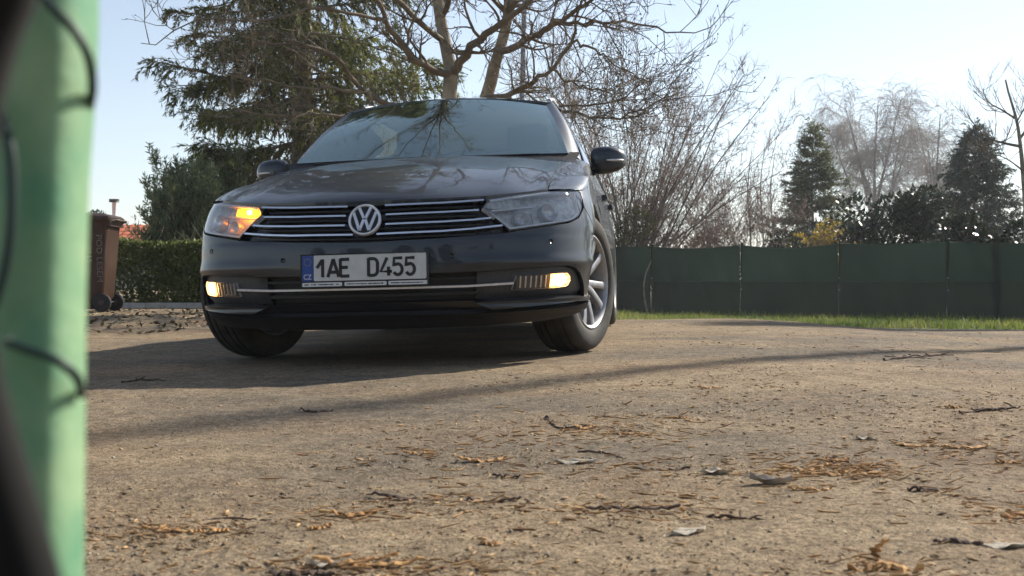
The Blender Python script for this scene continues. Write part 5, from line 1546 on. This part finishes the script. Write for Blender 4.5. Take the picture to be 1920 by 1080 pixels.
# small upright piece with its shadow, lower right
g0 = gpos(1640, 1052)
mb = strip_mesh(np.random.default_rng(9), .040, .013, .0018, .3); o = mb.build('bark_strip', M_BARKO, None, sharp=50); o.location = g0 + np.array([0, 0, .017]); o.rotation_euler = (1.2, math.radians(-68), .5)
tag(o, 'small orange bark piece standing upright at lower right', 'bark', 'bark strips on the yard')

# uncountable fine litter
def litter():
    rg = np.random.default_rng(77)
    n = 90000
    d = 1.3 + 11 * rg.random(n) ** 1.9; x = rg.uniform(-.52, .56, n) * d
    dens = vnoise(x * 1.3 + 3, d * 1.0, 21) * .5 + vnoise(x * 3.2, d * 2.6, 22) * .5
    dens = dens + .16 * sstep(-.8, 1.2, x) * sstep(6, 3, d)
    for hx, hy in ((1560, 885), (1100, 810), (920, 860), (1780, 840), (1190, 957), (1880, 965), (330, 1000), (680, 1065), (1300, 880), (800, 940)):
        hp = gpos(hx, hy); dens = dens + .42 * np.exp(-((x - hp[0]) / .16) ** 2 - ((d - hp[1]) / .10) ** 2)
    keep = dens > rg.uniform(.45, 1.25, n)
    p, xl, yl = car_plane(x, d)
    keep &= ~((np.abs(xl) < 1.0) & (yl > -.1))
    d, x = d[keep], x[keep]; n = len(d)
    z = gz_fine(x, d)
    a = rg.uniform(0, 6.283, n); L = np.minimum(rg.lognormal(-4.95, .62, n) * 1.25, .026); W = L * rg.uniform(.08, .30, n); T = np.minimum(W, .004) * rg.uniform(.2, .6, n)
    ex = np.stack([np.cos(a), np.sin(a), rg.normal(0, .12, n)], 1); ex = norm(ex); ey = norm(np.cross(np.array([0, 0, 1.]) + rg.normal(size=(n, 3)) * .25, ex)); ez = np.cross(ex, ey)
    c = np.stack([x, d, z + T * .7 + .0006], 1)
    h = lambda u, v, w: c + ex * (L * u)[:, None] * .5 + ey * (W * v)[:, None] * .5 + ez * (T * w)[:, None]
    V = np.stack([h(-1, 0, .3), h(-.3, -1, 0), h(.4, -.9, 0), h(1, .1, .4), h(.3, 1, 0), h(-.4, .9, 0), h(0, 0, 1.2), h(0, 0, -1)], 1)
    tris = np.array([[0, 1, 6], [1, 2, 6], [2, 3, 6], [3, 4, 6], [4, 5, 6], [5, 0, 6], [1, 0, 7], [2, 1, 7], [3, 2, 7], [4, 3, 7], [5, 4, 7], [0, 5, 7]])
    F = (np.arange(n)[:, None, None] * 8 + tris[None]).reshape(-1, 3)
    m = mat('bark_litter', (.20, .125, .066), .9, col2=(.44, .285, .135), scale=9, island=.6)
    o = mesh('bark_litter', V.reshape(-1, 3), F, m, smooth=False)
    tag(o, 'fine bark chips and needles scattered over the dirt', 'litter', None, 'stuff')
    # shredded orange bark in drifts
    c0 = []; spread = []
    for hx, hy, k, sx_, sy_ in ((1560, 885, 190, .13, .05), (1600, 880, 60, .05, .03), (1100, 808, 130, .22, .09), (1190, 815, 50, .10, .04), (920, 862, 150, .22, .10), (1780, 838, 90, .16, .05), (1190, 957, 90, .17, .04), (1885, 965, 80, .07, .05),
                              (335, 998, 35, .06, .012), (690, 1064, 90, .10, .012), (655, 971, 35, .06, .015), (1300, 880, 60, .2, .06), (770, 938, 30, .08, .012), (1640, 1064, 40, .05, .02), (1850, 868, 50, .08, .05), (1000, 960, 50, .2, .03), (1730, 670, 40, .5, .25), (1250, 730, 40, .5, .2)):
        hp = gpos(hx, hy); c0.append(np.repeat(hp[None, :2], k, 0) + rg.normal(size=(k, 2)) * np.array([sx_, sy_ * 2]))
    c0 = np.vstack(c0); n = len(c0)
    z = gz_fine(c0[:, 0], c0[:, 1]); a = rg.normal(0, .55, n); L = rg.lognormal(-3.75, .45, n); r = rg.uniform(.0006, .0019, n)
    d0 = np.stack([np.cos(a), np.sin(a), rg.normal(0, .05, n)], 1); P = np.zeros((n, 6, 3)); P[:, 0] = np.stack([c0[:, 0], c0[:, 1], z + .002 + rg.exponential(.002, n)], 1) - d0 * (L / 2)[:, None]
    P[:, 0, 2] = gz_fine(P[:, 0, 0], P[:, 0, 1]) + .002 + rg.exponential(.0025, n)
    for s_ in range(1, 6):
        d0 = norm(d0 + rg.normal(size=(n, 3)) * np.array([.2, .25, .08])); P[:, s_] = P[:, s_ - 1] + d0 * (L / 5)[:, None]
        P[:, s_, 2] = np.maximum(P[:, s_, 2], gz_fine(P[:, s_, 0], P[:, s_, 1]) + .0008)
    V, F = tubes(P, r[:, None] * np.array([.4, 1, 1.2, 1.1, .9, .4])[None] * rg.uniform(.7, 1.3, (n, 6)), 4)
    o = mesh('bark_shreds', V, F, mat('bark_shreds', (.22, .115, .052), .9, col2=(.43, .265, .12), scale=14, island=.45), smooth=False)
    tag(o, 'orange-brown shreds of bark lying in drifts on the dirt', 'bark', None, 'stuff')
    # gravel
    n = 8000
    d = 1.25 + 9 * rg.random(n) ** 2.0; x = rg.uniform(-.52, .56, n) * d
    p, xl, yl = car_plane(x, d); keep = ~((np.abs(xl) < 1.0) & (yl > .3)); d, x = d[keep], x[keep]; n = len(d)
    z = gz_fine(x, d); r = rg.lognormal(-6.3, .40, n)
    dirs = np.array([[1, 0, 0], [-1, 0, 0], [0, 1, 0], [0, -1, 0], [0, 0, .8], [0, 0, -.6]], float)
    V = np.stack([x, d, z + r * .25], 1)[:, None] + dirs[None] * (r[:, None] * rg.uniform(.6, 1.3, (n, 6)))[:, :, None] + rg.normal(size=(n, 6, 3)) * (r * .18)[:, None, None]
    tr = np.array([[0, 2, 4], [2, 1, 4], [1, 3, 4], [3, 0, 4], [2, 0, 5], [1, 2, 5], [3, 1, 5], [0, 3, 5]])
    F = (np.arange(n)[:, None, None] * 6 + tr[None]).reshape(-1, 3)
    o = mesh('gravel', V.reshape(-1, 3), F, mat('gravel', (.21, .175, .125), .9, col2=(.36, .31, .23), scale=6, island=.5), smooth=False)
    tag(o, 'tiny stones and grit on the dirt yard', 'gravel', None, 'stuff')
    # leaf litter by the bin
    n = 900
    x = rg.uniform(-5.2, -2.6, n); d = rg.uniform(8.2, 12.6, n); z = gz_fine(x, d)
    V, F = leaves(rg, np.stack([x, d, z + .006], 1), np.stack([rg.normal(size=n), rg.normal(size=n), np.abs(rg.normal(0, .25, n))], 1), rg.uniform(.04, .09, n), .016, (0, 0, 1))
    o = mesh('leaf_litter', V, F, mat('leaf_litter', (.07, .055, .035), .9, col2=(.20, .17, .11), scale=4, island=.6), smooth=False)
    tag(o, 'dead leaves lying on the ground in front of the brown bin', 'litter', None, 'stuff')
litter()

# ---------------------------------------------------------------- green post right beside the camera
def near_post():
    D = .40
    mg = mat('green_plastic', (.115, .285, .165), .6, col2=(.26, .40, .225), scale=26, bump=.0006, bscale=140, spec=.35)
    b = np.array([at(80, 0, D)[0], D, float(gz(-.2, D))])
    root = empty('fence_post', tuple(b), 'blurred green plastic fence post close by at the left edge', 'post')
    P = []
    for z, xl, xr, dp in ((-.1, 4, 140, .018), (at(0, 1080, D)[2] - b[2], 4, 140, .018), (at(0, 560, D)[2] - b[2], 6, 146, .018), (at(0, 330, D)[2] - b[2], 8, 154, .018), (at(0, 200, D)[2] - b[2], 4, 163, .019), (at(0, 110, D)[2] - b[2], -2, 169, .020), (at(0, 20, D)[2] - b[2], 0, 172, .020), (at(0, -300, D)[2] - b[2], 0, 170, .019), (at(0, -700, D)[2] - b[2], 0, 168, .019)):
        xc = (at((xl + xr) / 2, 0, D)[0]) - b[0]; hw = (xr - xl) / 2 / 2101.3 * D
        P.append([(xc + hw * np.sign(math.cos(t)) * abs(math.cos(t)) ** .55, dp * np.sign(math.sin(t)) * abs(math.sin(t)) ** .8, z) for t in np.linspace(0, 2 * math.pi, 41)[:-1]])
    mb = MB(); mb.grid(P, closed_v=True); mb.build('post_tube', mg, root, sharp=60)
    mw = mat('dark_green_wire', (.012, .035, .030), .5, var=.2, scale=40)
    w = lambda px, py, dy: at(px, py, D + dy) - b
    mb = MB(); mb.tube(poly([w(60, -30, -.024), w(105, 20, -.026), w(142, 60, -.024), w(166, 105, -.020), w(174, 150, -.012), w(172, 185, .0), w(162, 215, .012)], 24), .0017, 8); mb.build('tie_wire', mw, root)
    mb = MB(); mb.tube(poly([w(12, 640, -.024), w(50, 655, -.024), w(90, 668, -.024), w(124, 688, -.022), w(146, 712, -.014), w(152, 740, .0)], 20), .0017, 8); mb.build('tie_wire', mw, root)
    mb = MB(); mb.tube(poly([w(-30, 165, -.026), w(2, 215, -.026), w(22, 300, -.026), w(22, 420, -.026), w(6, 520, -.026), w(-25, 600, -.026)], 24), .0019, 8); mb.build('tie_wire', mw, root)
    # added dark tube, bent to imitate the camera housing's edge
    mk = mat('housing_dark', (.004, .0035, .003), .95, var=.3, scale=30)
    s = lambda px, py, d: at(px, py, d)
    q = poly([s(60, -260, .24), s(0, -20, .24), s(-25, 40, .24), s(-70, 200, .24), s(-100, 440, .24), s(-74, 690, .24), s(-25, 880, .24), s(35, 1080, .24), s(130, 1400, .24)], 40)
    bb = q[-1].copy(); bb[2] = float(gz(bb[0], bb[1]))
    r = empty('housing_stand_in', tuple(bb), 'black blurred tube added as a stand-in for the camera housing edge, left of the green post', 'housing stand-in')
    q = np.vstack([q, [[bb[0] + .01, bb[1], bb[2] - .02]]])
    mb = MB(); mb.tube(q - bb, .008, 12); mb.build('stand_in_tube', mk, r)
near_post()

# ---------------------------------------------------------------- thin spring haze in the air
mh = bpy.data.materials.new('haze_air')
mh.use_nodes = True
_n = mh.node_tree.nodes
_n.remove(_n['Principled BSDF'])
_v = _n.new('ShaderNodeVolumePrincipled')
_v.inputs['Color'].default_value = (.93, .95, 1.0, 1)
_v.inputs['Density'].default_value = 0.0009
_v.inputs['Anisotropy'].default_value = 0.2
mh.node_tree.links.new(_v.outputs[0], _n['Material Output'].inputs['Volume'])
mb = MB(); mb.box((0, 1100, 12), (1804, 2804, 28))
o = mb.build('haze', mh, None, smooth=False)
tag(o, 'thin pale haze in the air over the yard', None, None, 'stuff')
